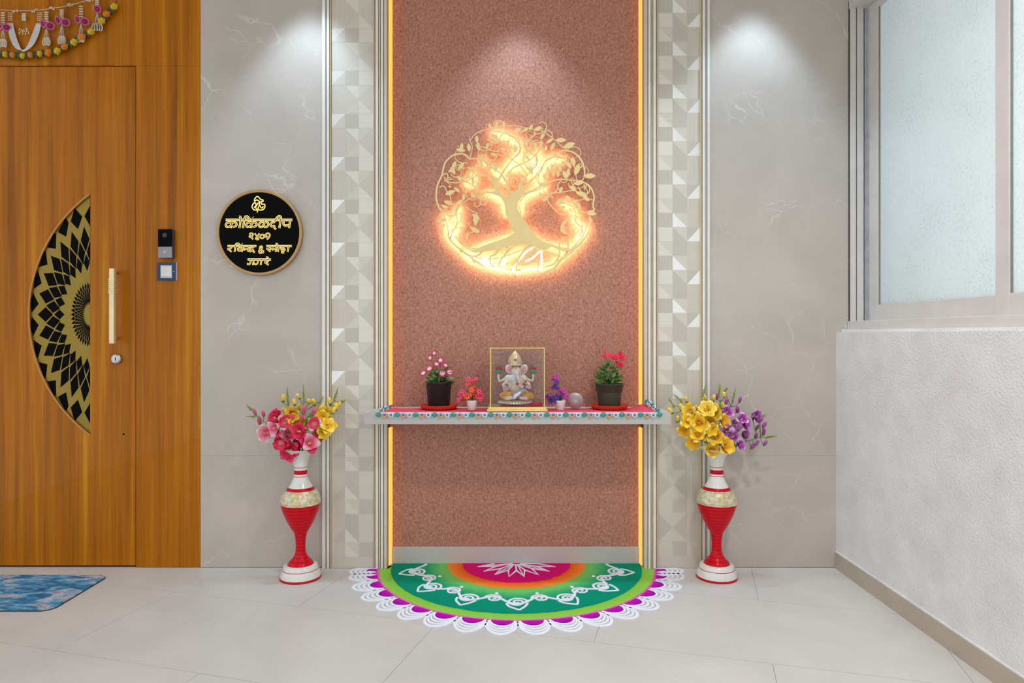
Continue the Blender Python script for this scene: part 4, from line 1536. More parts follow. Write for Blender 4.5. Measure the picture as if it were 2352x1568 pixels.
trunk = [(690, 785), (688, 850), (705, 920), (735, 985), (765, 1050), (700, 1090), (600, 1125), (500, 1160), (430, 1195), (360, 1195), (420, 1225), (520, 1215), (640, 1195), (760, 1160),
         (860, 1150), (930, 1160), (1000, 1200), (1060, 1200), (1110, 1165), (1040, 1140), (985, 1100), (935, 1050), (880, 965), (825, 890), (800, 840), (800, 785),
         (835, 740), (870, 690), (840, 660), (845, 590), (830, 560), (815, 620), (800, 670), (770, 685), (735, 680), (735, 715), (700, 730), (665, 715), (640, 680), (620, 620), (640, 570), (600, 560), (570, 590),
         (590, 640), (600, 680), (560, 690), (560, 705), (610, 712), (655, 740)]
mk('trunk', prism(trunk, T, TY0 - 0.0012, TY1 + 0.001), GOLDP, tr)
for pts, wd in (
    # main branches
    ([(660, 725), (560, 695), (470, 690), (415, 640), (398, 580), (415, 530), (460, 510)], [22, 18, 14, 10, 8]),
    ([(600, 620), (540, 560), (470, 540), (400, 570), (330, 600), (240, 610), (150, 590)], [26, 14, 11, 9, 7]),
    ([(630, 590), (680, 500), (750, 410), (815, 350), (825, 280), (790, 220), (700, 180), (610, 150)], [22, 13, 11, 10, 9, 8, 6]),
    ([(720, 700), (700, 600), (640, 520), (560, 470), (470, 400), (380, 400), (320, 360), (230, 370)], [22, 13, 11, 10, 9, 8]),
    ([(840, 600), (900, 520), (960, 460), (970, 390), (910, 340), (860, 300), (900, 230), (960, 180)], [22, 12, 11, 10, 8, 6]),
    ([(860, 650), (950, 560), (1010, 500), (1040, 420), (1110, 385), (1200, 380)], [18, 12, 10, 8, 6]),
    ([(850, 710), (930, 680), (1000, 640), (1090, 600), (1180, 580), (1290, 590), (1360, 590), (1385, 560)], [22, 15, 12, 10, 8]),
    ([(880, 540), (820, 460), (740, 400), (660, 340), (580, 330), (500, 300)], [14, 10, 8, 6]),
    ([(690, 560), (760, 480), (840, 440), (920, 400), (980, 330), (1040, 300)], [12, 9, 8, 6]),
    ([(900, 500), (850, 420), (870, 350), (930, 330), (960, 400), (930, 480)], [10, 8, 7]),
    ([(1000, 640), (960, 560), (1000, 480), (1070, 440)], [10, 8, 6]),
    # vines of the outline
    ([(380, 400), (320, 355), (230, 370), (160, 440), (135, 540), (95, 630), (84, 740), (110, 830), (170, 890), (240, 905)], [10, 13, 14, 14, 13, 12]),
    ([(150, 560), (190, 600), (270, 610), (330, 600)], [9, 8, 7]),
    ([(110, 650), (150, 640), (180, 690), (210, 740), (200, 810), (150, 850), (120, 830)], [9, 9, 7]),
    ([(135, 545), (180, 530), (190, 580), (230, 575)], [10, 9, 7]),
    ([(380, 240), (430, 180), (510, 145), (600, 120), (690, 108), (780, 110), (880, 130)], [6, 7, 7, 6]),
    ([(380, 400), (400, 300), (380, 240), (380, 200)], [8, 6, 4]),
    ([(900, 140), (990, 145), (1070, 190), (1130, 240), (1200, 300), (1270, 340)], [6, 7, 7]),
    ([(1110, 385), (1180, 330), (1280, 340), (1350, 400), (1385, 490), (1385, 560)], [9, 13, 14, 13]),
    ([(1330, 600), (1380, 605), (1440, 650), (1470, 730), (1460, 810), (1470, 850), (1420, 860)], [10, 13, 13, 10]),
    ([(1330, 640), (1360, 690), (1420, 700), (1430, 650), (1390, 630), (1385, 680)], [9, 8, 6]),
    ([(1180, 590), (1150, 640), (1190, 690), (1260, 680), (1330, 690), (1400, 740), (1460, 760)], [9, 8, 8]),
    # lower garlands
    ([(250, 900), (270, 830), (330, 780), (400, 740), (480, 720)], [7, 7, 6]),
    ([(190, 950), (230, 900), (300, 880), (280, 980), (200, 1050), (190, 1090)], [7, 7, 7]),
    ([(280, 800), (250, 870), (270, 940), (240, 1020), (200, 1100)], [6, 6, 6]),
    ([(200, 900), (290, 895), (340, 920)], [5, 5]), ([(220, 960), (290, 955), (340, 970)], [5, 5]), ([(230, 1020), (300, 1000), (350, 1010)], [5, 5]),
    ([(340, 820), (400, 860), (440, 880), (450, 940), (420, 970)], [7, 7, 5]), ([(360, 960), (400, 1010), (430, 1030), (370, 1060), (340, 1110)], [7, 7, 5]),
    ([(185, 1060), (210, 1120), (290, 1190), (370, 1250), (440, 1310), (520, 1350)], [12, 14, 13, 10]),
    ([(250, 1080), (300, 1140), (380, 1180), (450, 1190)], [10, 12, 14]),
    ([(1180, 700), (1100, 700), (1060, 750), (1090, 810), (1150, 870), (1220, 900)], [7, 8, 7]),
    ([(1230, 800), (1290, 790), (1330, 850), (1380, 920), (1400, 1000), (1440, 960), (1420, 880), (1350, 860)], [7, 8, 7]),
    ([(1240, 830), (1290, 870), (1250, 900), (1220, 870), (1270, 840), (1340, 830)], [6, 6, 6]),
    ([(1220, 930), (1290, 900), (1350, 930), (1370, 1000), (1340, 1060), (1260, 1080)], [7, 7, 6]),
    ([(1280, 910), (1330, 980), (1380, 1060), (1350, 1130)], [7, 7, 7]),
    ([(1190, 990), (1220, 1040), (1250, 1080), (1240, 1180)], [9, 9, 9]),
    ([(1435, 1005), (1400, 1080), (1350, 1140), (1270, 1220), (1180, 1290), (1110, 1370), (1040, 1400)], [10, 14, 20, 20, 24, 26]),
    ([(940, 1070), (1010, 1130), (1100, 1160), (1180, 1195), (1260, 1200), (1330, 1150)], [10, 22, 26, 22, 10]),
    ([(1200, 1080), (1165, 1150), (1165, 1240), (1120, 1320), (1060, 1340)], [10, 16, 18, 12]),
    ([(1250, 1080), (1240, 1160), (1255, 1220)], [10, 14, 16]),
    ([(1060, 1220), (1120, 1240), (1180, 1260)], [14, 12]),
    # roots over the bottom
    ([(930, 1160), (880, 1180), (830, 1240), (800, 1300), (790, 1370), (830, 1380)], [34, 20, 16, 12, 12]),
    ([(960, 1190), (910, 1240), (860, 1280), (840, 1330), (920, 1310), (980, 1290), (1000, 1230)], [24, 16, 12, 10]),
    ([(640, 1190), (600, 1240), (560, 1260), (560, 1320), (600, 1350)], [24, 16, 10, 10]),
    ([(500, 1200), (450, 1250), (400, 1260), (420, 1320)], [20, 14, 10]),
    ([(740, 1180), (690, 1240), (650, 1290), (630, 1350)], [24, 14, 10]),
    ([(985, 1260), (980, 1330), (975, 1400)], [10, 8, 8]),
):
    tb('branch', pts, [x * 1.02 for x in wd])
# spirals between the boughs
for (cx_, cy_, r_) in ((690, 680, 40), (775, 600, 48), (440, 575, 38), (1290, 1010, 48), (900, 460, 36)):
    tb('scroll', [(cx_ + r_ * (1 - i / 17) * math.cos(i * 0.75), cy_ + r_ * (1 - i / 17) * 1.15 * math.sin(i * 0.75)) for i in range(15)], [9, 6], 3)
random.seed(33)
for k in range(46):      # fine curling tendrils filling the crown
    ang = random.uniform(-PI * 1.12, PI * 0.12)
    rr = random.uniform(0.52, 0.93)
    a0, b0 = 780 + 640 * rr * math.cos(ang), 650 + 530 * rr * math.sin(ang)
    if b0 > 600 and 560 < a0 < 1080:
        continue
    dr_, hd = random.uniform(24, 58), random.uniform(0, 2 * PI)
    sg = random.choice((-1, 1))
    pts = []
    x_, y_ = a0, b0
    for i in range(9):
        pts.append((x_, y_))
        x_ += dr_ * 0.62 * math.cos(hd); y_ += dr_ * 0.62 * math.sin(hd)
        hd += sg * (0.22 + 0.11 * i)
    tb('tendril', pts, [8, 7, 5], 3)
lf = mesh('leaf', prism([(0, 0), (0.30, 0.17), (0.62, 0.21), (0.86, 0.10), (1.0, 0), (0.80, -0.13), (0.5, -0.20), (0.2, -0.14)], lambda a, b, h: Vector((a, h, b)), 0, 0.0035))
lf.materials.append(GOLDP)
sT = (D + 0.02) / F / 3.824
random.seed(21)
leaves = [(270, 280, 60, 20), (340, 330, 190, 75), (300, 335, -80, 70), (375, 340, -95, 70), (260, 420, 120, 70), (250, 480, 150, 65), (210, 470, 60, 70), (330, 430, 130, 75), (270, 545, 60, 60),
          (460, 330, -100, 75), (520, 320, -70, 60), (560, 350, 20, 60), (440, 260, -90, 60), (250, 680, 160, 85), (240, 650, 40, 60), (150, 770, 20, 75), (190, 830, 200, 60),
          (180, 930, 170, 85), (160, 960, 120, 60), (430, 880, 90, 95), (400, 880, 40, 75), (380, 1000, 30, 85), (360, 1040, 100, 60),
          (560, 140, -100, 50), (610, 130, -80, 55), (680, 130, -95, 55), (620, 200, 190, 70), (650, 230, 150, 60), (760, 160, -20, 70), (770, 270, 80, 55), (850, 280, -40, 65), (880, 290, 60, 60),
          (840, 160, -30, 60), (900, 150, -60, 55), (950, 150, -20, 60), (1130, 235, 0, 85), (1200, 300, -20, 100), (1000, 230, -60, 60), (1050, 260, -30, 60), (960, 250, 100, 60),
          (1280, 380, 80, 80), (1340, 440, 110, 100), (1230, 420, 60, 70), (1250, 480, 100, 75), (1200, 500, 70, 75), (1380, 550, 0, 95), (1290, 620, -10, 85), (1250, 640, 30, 70), (1190, 640, 110, 60),
          (1310, 690, 20, 90), (1370, 720, 40, 70), (1060, 640, 200, 75), (1040, 590, -100, 60), (990, 690, 60, 60), (1070, 730, 140, 60), (1130, 800, -30, 80), (1160, 840, -20, 60), (1400, 870, 10, 85),
          (1430, 900, 80, 60), (1200, 960, 100, 80), (1190, 1000, 70, 60), (1240, 940, 150, 60), (900, 460, 70, 75), (860, 370, 40, 55), (1100, 440, 80, 60), (1150, 450, 60, 65), (1180, 420, 20, 60),
          (700, 640, 60, 50), (530, 520, -60, 60), (490, 480, -100, 60), (600, 520, -80, 70), (420, 500, 200, 60), (330, 700, 100, 60), (390, 690, 60, 60), (450, 720, 40, 60), (320, 760, 150, 60),
          (1280, 760, 40, 60), (1330, 780, 80, 60), (1220, 720, 40, 60), (440, 440, 100, 60), (520, 400, 80, 60), (560, 430, 40, 55), (350, 520, 60, 60), (290, 560, 20, 60), (1000, 300, -80, 60), (1090, 320, -60, 65), (1120, 350, 40, 55),
          (720, 230, 100, 45), (800, 300, 120, 50), (640, 300, 30, 55), (700, 330, -30, 55), (480, 360, 100, 60), (1060, 470, 80, 55), (1110, 560, -80, 60), (1160, 560, -100, 60), (860, 540, 90, 70)]
for (a, b, ang, L_) in leaves:
    p = T(a, b, TY0 - 0.0012 - random.random() * 0.0006)
    o = link('leaf', lf, None, tr, p - TC, (0, math.radians(ang), 0))
    o.scale = (L_ * sT * 1.12, 1.0, L_ * sT * 1.2)
# led strips stuck to the back of the sheet, shining on the panel
PCB = plain('pale led tape', (226, 200, 140), 0.5)
for pts in ([(150, 880), (185, 1010), (200, 1090), (270, 1180), (370, 1255), (470, 1315), (580, 1350), (720, 1375), (860, 1370), (1000, 1355), (1100, 1330), (1200, 1255), (1300, 1160), (1380, 1060), (1410, 970)],
            [(500, 692), (580, 700), (650, 735), (690, 800)], [(1050, 640), (960, 678), (870, 715), (810, 790)],
            [(560, 160), (650, 165), (740, 200), (800, 250), (815, 330), (750, 410), (690, 490)], [(690, 600), (640, 520), (570, 480)], [(760, 480), (850, 440), (930, 395), (1000, 320)], [(880, 540), (960, 460), (960, 380)],
            [(470, 400), (520, 440)], [(420, 500), (402, 560), (410, 620), (330, 600)], [(1010, 480), (1050, 420), (1130, 385), (1210, 400)], [(1000, 640), (980, 560), (1010, 480)],
            [(290, 810), (260, 880), (270, 960), (230, 1040), (210, 1100)], [(1180, 780), (1280, 820), (1310, 900), (1310, 960), (1370, 1010), (1340, 1090)],
            [(900, 1060), (820, 1060), (740, 1080), (620, 1125), (500, 1165), (420, 1200)], [(900, 1070), (1000, 1140), (1100, 1165), (1250, 1190)], [(690, 800), (700, 900)], [(805, 800), (830, 890)],
            [(340, 1230), (420, 1260), (520, 1280), (640, 1270), (760, 1230), (860, 1190)]):
    q0, q1 = 0.0325, 0.0335
    st_ = mk('led_tape', ribbon(pts, 9, T, q0, q1, 6), PCB, tr)
    lt_ = mk('led_diffuser', ribbon(pts, 9, T, q1 + 0.0001, q1 + 0.0016, 6), TREELED, st_)
    # only the side towards the panel glows: the tape covers the front
# loops of led cord hanging loose behind the roots
for pts in ([(540, 1262), (500, 1290), (560, 1330), (640, 1335), (700, 1300), (640, 1280)], [(930, 1180), (860, 1230), (790, 1320), (760, 1385), (830, 1385), (920, 1365), (1000, 1370)], [(1005, 1200), (1010, 1290), (1003, 1370)],
            [(470, 1300), (540, 1350), (640, 1370), (720, 1390)], [(870, 1300), (930, 1270), (990, 1215)]):
    mk('led_cord', tube(catmull([T(a, b, 0.030) for a, b in pts], 6), 0.0042, 8), LEDCORD, tr, True)
for (a, b) in ((745, 900), (200, 640), (1400, 640), (300, 1200), (1230, 1220), (700, 1180), (450, 300), (1050, 300)):
    p = T(a, b, TY1)
    mk('standoff', tube([(p.x, TY1, p.z), (p.x, NY - 0.0005, p.z)], 0.005, 10), BRASS, tr, True)

# ---- name plate
SYN = -0.022
sc_ = P(595, 533.5, SYN)
npz = empty('name_plate', (sc_.x, 0, sc_.z))
tag(npz, 'round black name plate with bronze rim and glowing yellow lettering', 'sign')
RS = 98.5 * (D + SYN) / F
mk('disc', lathe([(RS - 0.01, 0.0004), (RS - 0.012, 0.018)], (sc_.x, 0, sc_.z), 64, 'Y'), BLACKA, npz, False)
mk('rim', lathe([(RS - 0.002, 0.0004), (RS, 0.002), (RS, 0.021), (RS - 0.0015, 0.0225), (RS - 0.0105, 0.0225), (RS - 0.0115, 0.021), (RS - 0.0115, 0.0165), (RS - 0.0115, 0.0004), (RS - 0.002, 0.0004)], (sc_.x, 0, sc_.z), 64, 'Y', False), RINGG, npz, True)


def Sg(a, b, h):
    return P(500 + a / 8.253, 440 + b / 8.253, h)


def glyph(strokes, x0, x1, yh, yb, slant):
    """strokes in a unit cell: x 0..1, y 0 (headline) .. 1 (foot)"""
    out = []
    for s in strokes:
        out.append([(x0 + (x1 - x0) * px - slant * (py) * (yb - yh), yh + (yb - yh) * py) for px, py in s])
    return out


KA = [[(.52, 0), (.52, 1)], [(.52, .42), (.34, .30), (.12, .38), (.04, .62), (.16, .86), (.36, .82), (.52, .60)], [(.52, .44), (.72, .28), (.92, .40), (.95, .66), (.78, .84), (.70, .74)]]
AA = [[(.5, 0), (.5, 1)]]
O_ = [[(.6, 0), (.6, 1)], [(.6, 0), (.45, -.34), (.10, -.42)]]
I_ = [[(.2, 1), (.2, 0), (.30, -.36), (.9, -.42), (1.5, -.16), (1.7, 0)]]
LLA = [[(.5, 0), (.5, .24)], [(.5, .30), (.26, .24), (.06, .46), (.10, .80), (.36, .86), (.5, .56), (.62, .86), (.88, .80), (.94, .46), (.72, .26), (.5, .36)]]
DA = [[(.6, 0), (.6, .26)], [(.6, .28), (.28, .28), (.08, .52), (.22, .80), (.55, .72), (.62, .94), (.88, 1.16)]]
II = [[(.6, 1), (.6, 0), (.55, -.36), (.15, -.46), (-.25, -.16), (-.3, 0)]]
PA = [[(.85, 0), (.85, 1)], [(.12, 0), (.10, .40), (.28, .68), (.85, .62)]]
RA = [[(.45, 0), (.72, .22), (.55, .46), (.25, .50), (.55, .74), (.85, 1)]]
VA = [[(.82, 0), (.82, 1)], [(.82, .42), (.50, .28), (.16, .44), (.20, .74), (.52, .78), (.82, .56)]]
NA = [[(.85, 0), (.85, 1)], [(.85, .5), (.36, .5), (.14, .42), (.10, .62), (.3, .68)]]
NDRA = [[(.55, 0), (.55, .26), (.22, .34), (.10, .60), (.34, .80), (.62, .70), (.66, .96), (.9, 1.1)], [(.35, .78), (.15, 1.02)]]
SA = [[(.40, 0), (.62, .22), (.45, .46), (.15, .46), (.45, .70), (.75, 1)], [(.45, .5), (.9, .5)]]
E_ = [[(.6, 0), (.42, -.34), (.10, -.40)]]
HA = [[(.55, 0), (.55, .22), (.2, .30), (.35, .52), (.75, .48), (.85, .70), (.5, .84), (.30, .70)], [(.5, .84), (.45, 1.1), (.85, 1.12)]]
GA = [[(.82, 0), (.82, 1)], [(.42, 0), (.42, .62), (.28, .86), (.08, .80), (.10, .62)]]
AMP = [[(.95, 1), (.30, .36), (.32, .10), (.58, .06), (.66, .24), (.20, .62), (.16, .90), (.48, 1.0), (.90, .58)]]
N2 = [[(.14, .24), (.36, .02), (.74, .10), (.76, .42), (.40, .62), (.18, .56), (.30, .42), (.55, .62), (.92, 1.0)]]
N4 = [[(.10, .04), (.86, .86), (.62, 1.0), (.36, .84), (.60, .60), (.92, .04)]]
N0 = [[(.5, .22), (.16, .36), (.14, .68), (.5, .84), (.84, .66), (.84, .36), (.5, .22)]]
N1 = [[(.50, .46), (.22, .60), (.10, .34), (.30, .06), (.66, .06), (.88, .32), (.74, .70), (.40, 1.0)]]
lines = []
L1 = (535, 690, 0.16)
for g_, a, b in ((KA, 160, 380), (O_, 385, 470), (I_, 490, 560), (KA, 545, 760), (LLA, 790, 985), (DA, 1010, 1150), (II, 1130, 1235), (PA, 1240, 1400)):
    lines += [(s, 38) for s in glyph(g_, a, b, *L1)]
lines += [([(150, 535), (700, 535), (1415, 535)], 44), ([(665, 480), (672, 490)], 30)]
for g_, a, b in ((N2, 590, 690), (N4, 690, 800), (N0, 805, 900), (N1, 900, 1005)):
    lines += [(s, 28) for s in glyph(g_, a, b, 785, 905, 0.10)]
L3 = (1030, 1140, 0.16)
for g_, a, b in ((RA, 170, 300), (I_, 325, 390), (VA, 375, 500), (NA, 500, 610), (NDRA, 600, 740), (SA, 920, 1050), (NA, 1040, 1130), (E_, 1080, 1180), (AA, 1120, 1200), (HA, 1180, 1300), (AA, 1290, 1400)):
    lines += [(s, 31) for s in glyph(g_, a, b, *L3)]
lines += [(s, 32) for s in glyph(AMP, 770, 880, 1030, 1160, 0)]
lines += [([(185, 1030), (460, 1030), (735, 1030)], 38), ([(920, 1030), (1160, 1030), (1405, 1030)], 38), ([(462, 985), (468, 993)], 26)]
L4 = (1285, 1390, 0.16)
for g_, a, b in ((GA, 570, 710), (GA, 700, 860), (RA, 870, 1000), (E_, 900, 1005)):
    lines += [(s, 31) for s in glyph(g_, a, b, *L4)]
lines += [([(565, 1285), (790, 1285), (1010, 1285)], 38)]
lt = mk('lettering', join(*[ribbon(s, wd, Sg, -0.0185, -0.0205 - 0.000004 * i, 5) for i, (s, wd) in enumerate(lines)]), NEON, npz)
mk('letter_core', join(*[ribbon(s, wd * 0.38, Sg, -0.0206, -0.0212 - 0.000004 * i, 5) for i, (s, wd) in enumerate(lines)]), NEONB, lt)
emb = [[(700, 190), (700, 140), (755, 90), (815, 145), (860, 160), (850, 190), (815, 180)], [(700, 185), (730, 160), (765, 165), (790, 190), (770, 220)], [(710, 200), (670, 235), (652, 290), (690, 345), (750, 345)],
       [(715, 205), (728, 260), (690, 300)], [(750, 345), (720, 300), (745, 250), (770, 210)], [(800, 195), (790, 250), (770, 300), (765, 340)], [(820, 200), (840, 240), (890, 240), (892, 300), (850, 345), (770, 345)],
       [(800, 260), (830, 310), (870, 280)], [(755, 345), (752, 395)]]
mk('emblem', join(*[ribbon(s, 19, Sg, -0.0185, -0.0205 - 0.00001 * i, 5) for i, s in enumerate(emb)]), NEON, npz)

# ---- video doorbell
db = empty('video_doorbell', P(379, 592))
tag(db, 'black and grey video doorbell on the wood panel above the switch', 'doorbell')
bx = lambda a, b, c, d, y0, y1, bv=0.0015: box(PX(a, y0), PX(b, y0), y0, y1, PZ(d, y0), PZ(c, y0), bv)
mk('body', bx(363, 397, 527, 592, -0.018, -0.0005), plain('dark grey plastic', (60, 56, 58), .4), db)
mk('camera_panel', bx(362.5, 395, 526, 566, -0.0225, -0.018, 0.001), BLACKA, db)
bt = mk('button_panel', bx(363, 394.5, 566.5, 592, -0.0225, -0.018, 0.001), plain('grey plastic', (150, 142, 146), .45), db)
pc = P(379, 540, -0.0225)
lens = mk('lens', lathe([(0.0105, 0.0), (0.0105, 0.002), (0.008, 0.003)], pc, 24, 'Y'), plain('dark lens housing', (40, 38, 48), .2), db, True)
mk('lens_glass', ellipsoid(pc + Vector((0.001, -0.003, 0)), (0.006, 0.0025, 0.006), 14, 8), plain('black glass', (16, 16, 22), 0.05, 0, 0.8), lens, True)
mk('button_ring', lathe([(0.0085, 0.0), (0.0085, 0.0012), (0.0065, 0.0012)], P(379, 579, -0.0225), 24, 'Y'), plain('light grey plastic', (172, 164, 164), .4), bt, True)

# ---- wall switch
sw = empty('wall_switch', P(383, 644))
tag(sw, 'dark blue square switch plate with white rocker below the doorbell', 'switch')
mk('plate', bx(360.5, 403.5, 603, 643.5, -0.009, -0.0005, 0.0015), plain('navy blue plastic', (14, 52, 96), .35), sw)
mk('plate_edge', bx(404, 405.8, 603, 643.5, -0.008, -0.0005, 0.0005), plain('pale edge trim', (178, 174, 180), .4), sw)
mk('rocker_frame', bx(368.5, 395, 609, 638, -0.0105, -0.009, 0.0005), plain('pale grey frame', (196, 200, 206), .35), sw)
mk('rocker', bx(370, 393.5, 611, 634.5, -0.0145, -0.0105, 0.001), plain('ivory switch', (228, 222, 214), .3), sw)
mk('indicator', bx(397, 400.5, 622.5, 624, -0.0096, -0.009, 0.0002), plain('pale edge trim', (178, 174, 180), .4), sw)

# ---- door garland
GY = -0.012
gl_ = empty('door_garland', P(60, 60, 0.0))
tag(gl_, 'festive garland of marigolds, leaves and white beads hung above the door', 'garland')
gz = lambda a, b, y=GY: P(a / 8.11, b / 8.11, y)
top = catmull([gz(-500, 60), gz(-200, 150), gz(0, 182), gz(250, 200), gz(450, 200), gz(700, 190), gz(950, 160), gz(1250, 110), gz(1500, 45), gz(1700, -20), gz(1900, -110)], 14)
mk('bead_string', join(*[ellipsoid(p, (0.0019, 0.0019, 0.0019), 6, 4) for p in top], tube(top, 0.0009, 5)), STRINGW, gl_, True)
rnd = random.Random(2)
for (a, b) in ((-90, 170), (280, 200), (640, 198), (975, 160), (1310, 95), (1680, 0)):
    mk('bead_cluster', join(*[ellipsoid(gz(a + rnd.uniform(-55, 55), b + rnd.uniform(-28, 28), GY - 0.004), (0.0022, 0.002, 0.0034), 6, 4, Quaternion((0, 1, 0), rnd.uniform(-1, 1))) for _ in range(12)]), STRINGW, gl_, True)
petalG = []
for i in range(16):
    a = 2 * PI * i / 16
    petalG.append(ellipsoid((0.0085 * math.cos(a), 0.0085 * math.sin(a), 0.001), (0.0085, 0.003, 0.002), 6, 4, Quaternion((0, 0, 1), a) @ Quaternion((0, 1, 0), -0.35)))
magm = mesh('flower', join(*petalG, ellipsoid((0, 0, 0.003), (0.007, 0.007, 0.004), 8, 6)), True); magm.materials.append(MAGF)
pinkr = mesh('petal_fringe', join(*[ellipsoid((0.0155 * math.cos(2 * PI * i / 18), 0.0155 * math.sin(2 * PI * i / 18), 0.0045), (0.004, 0.0022, 0.0016), 6, 4, Quaternion((0, 0, 1), 2 * PI * i / 18)) for i in range(18)]), True); pinkr.materials.append(PINKT)
go = ORG[gl_]


def tassel(x, y_top, y_fl, y_th, y_cl, pair, bell=False, cr=70):
    t = mk('tassel', join(*[ellipsoid(gz(x + (k % 3 - 1) * 24, y_top + (y_fl - y_top) * (k // 3) / 5, GY - 0.003), (0.0032, 0.0026, 0.0042), 6, 4, Quaternion((0, 1, 0), (k % 3 - 1) * 0.9)) for k in range(15)]), STRINGW, gl_, True)
    for i in range(pair):
        dx = (i - (pair - 1) / 2) * 130
        p = gz(x + dx + 10, y_fl + 40 * i, GY - 0.006) - go
        n = Vector(((i - (pair - 1) / 2) * 0.9, -0.9, -0.5))
        o = link('flower', magm, None, t, p, facing(n, i))
        o.scale = (0.92, 0.92, 0.92)
        link('petal_fringe', pinkr, None, o)
    if bell:
        mk('bead_bell', join(*[ellipsoid(gz(x + rnd.uniform(-100, 100), y_cl + rnd.uniform(-60, 60), GY - 0.004), (0.003, 0.003, 0.003), 6, 4) for _ in range(22)]), plain('ivory pearl', (226, 206, 160), .3), t, True)
    else:
        for k in (-1, 0, 1):
            mk('thread', tube([gz(x, y_th - 40), gz(x + k * 26, (y_th + y_cl) / 2), gz(x + k * 34, y_cl)], 0.0012, 5), THREADW, t, True)
        bs = []
        for r_ in range(7):
            for q in range(-2, 3):
                wd = cr * (0.5 + 0.5 * math.sin(PI * (r_ + 1) / 9))
                bs.append(ellipsoid(gz(x + q * wd / 2.2, y_cl + r_ * 22 + abs(q) * 6, GY - 0.004 - 0.001 * (2 - abs(q))), (0.0044, 0.0026, 0.0022), 6, 4, Quaternion((0, 1, 0), 0.5 if q < 0 else -0.5)))
        mk('bead_tassel', join(*bs), STRINGW, t, True)


tassel(55, 240, 470, 590, 730, 2)
tassel(865, 230, 440, 560, 700, 2, cr=72)
tassel(1150, 190, 375, 480, 670, 2, cr=72)
tassel(1510, 120, 360, 470, 640, 2, cr=60)
tassel(1810, -40, 165, 270, 430, 1, cr=105)
tassel(445, 260, 400, 470, 585, 0, True)
tassel(-250, 150, 380, 500, 640, 2)
for x in (190, 735):
    mk('bead_drop', join(*[ellipsoid(gz(x + (k % 3 - 1) * 30, 240 + (k // 3) * 34, GY - 0.003), (0.0034, 0.002, 0.002), 6, 4, Quaternion((0, 1, 0), (k % 3 - 1) * -0.6)) for k in range(15)]), STRINGW, gl_, True)
loops = []
for k in range(9):
    f_ = k / 8 - 0.5
    loops.append(tube(catmull([gz(190 + f_ * 90, 430, GY - 0.002), gz(240 + f_ * 110, 680), gz(330 + f_ * 90, 870 + abs(f_) * 30), gz(440, 945 + f_ * 30), gz(560 + f_ * 90, 850), gz(660 + f_ * 110, 640), gz(725 + f_ * 80, 430, GY - 0.002)], 6), 0.0016, 5))
mk('thread_loop', join(*loops), THREADW, gl_, True)
cord = catmull([gz(-500, 900), gz(-200, 985), gz(80, 1010), gz(240, 1020), gz(430, 1040), gz(570, 1020), gz(750, 1000), gz(900, 975), gz(1080, 940), gz(1210, 870), gz(1380, 785), gz(1540, 690), gz(1700, 600), gz(1900, 390), gz(1990, 260), gz(2130, 120), gz(2180, 0), gz(2230, -120)], 6)
mk('cord', tube(cord, 0.0016, 6), GARL, gl_, True)


def pom(m):
    parts = [ellipsoid((0, 0, 0), (0.0085, 0.010, 0.0105), 12, 8)]
    rr = random.Random(7)
    for k in range(40):
        z = rr.uniform(-1, 1); a = rr.uniform(0, 2 * PI); s = math.sqrt(1 - z * z)
        parts.append(ellipsoid((0.008 * s * math.cos(a), 0.0095 * s * math.sin(a), 0.0102 * z), (0.0024, 0.0024, 0.0024), 5, 4))
    me = mesh('marigold', join(*parts), True); me.materials.append(m)
    return me


pomy, pomo = pom(MARY), pom(MARO)
gleaf = blade_mesh(GARL, 0.036, 0.017, 0.1, 0.15)
seq = [(-380, 940, 0, 0), (-160, 990, 0, 1), (100, 1010, 5, 0), (240, 1025, 5, 1), (425, 1040, -20, 0), (570, 1025, 10, 1), (745, 1000, 0, 0), (905, 980, -15, 1), (1075, 950, -30, 0), (1210, 870, -35, 1), (1385, 785, -38, 0), (1540, 690, -35, 1), (1700, 590, -40, 0), (1900, 390, -45, 0), (1990, 265, -45, 1), (2130, 125, -40, 0)]
for i, (a, b, ang, k) in enumerate(seq):
    o = link('marigold', pomo if k else pomy, None, gl_, gz(a, b, GY - 0.006) - go, (0, math.radians(-ang), 0))
    s = 1.32 if a > 800 else 1.08
    o.scale = (s, s, s * 1.05)
    if i:
        a0, b0 = seq[i - 1][0], seq[i - 1][1]
        for q in range(4):
            s_ = 0.36 + 0.1 * q
            p = gz(a0 + (a - a0) * s_, b0 + (b - b0) * s_, GY - 0.001 - 0.0015 * q)
            dirv = Vector(((b - b0), 0, (a - a0))).normalized() * (1 if q % 2 else -1)
            p2 = p - dirv * 0.015
            lo_ = link('leaf', gleaf, None, gl_, p2 - go, facing(dirv + Vector((0.18 * (q - 1.5), 0, 0)), 0 if q % 2 else PI))

# ---- doormat
mx1 = -1.648
mpz = empty('doormat', (mx1 - 0.3, -0.28, 0.0))
tag(mpz, 'blue and pink marbled doormat in front of the wooden door', 'doormat')


def rrect(x0, x1, y0, y1, r, n=8):
    out = []
    for (cx_, cy_, a0) in ((x1 - r, y1 - r, 0), (x0 + r, y1 - r, PI / 2), (x0 + r, y0 + r, PI), (x1 - r, y0 + r, 1.5 * PI)):
        out += [(cx_ + r * math.cos(a0 + PI / 2 * i / n), cy_ + r * math.sin(a0 + PI / 2 * i / n)) for i in range(n + 1)]
    return out


mk('rubber_base', prism(rrect(-2.30, mx1, -0.462, -0.100, 0.045), lambda a, b, h: Vector((a, b, h)), 0.0002, 0.003), plain('dark grey rubber', (58, 64, 70), .7), mpz)
mk('printed_top', prism(rrect(-2.297, mx1 - 0.003, -0.459, -0.103, 0.042), lambda a, b, h: Vector((a, b, h)), 0.003, 0.0052), MATM, mpz)

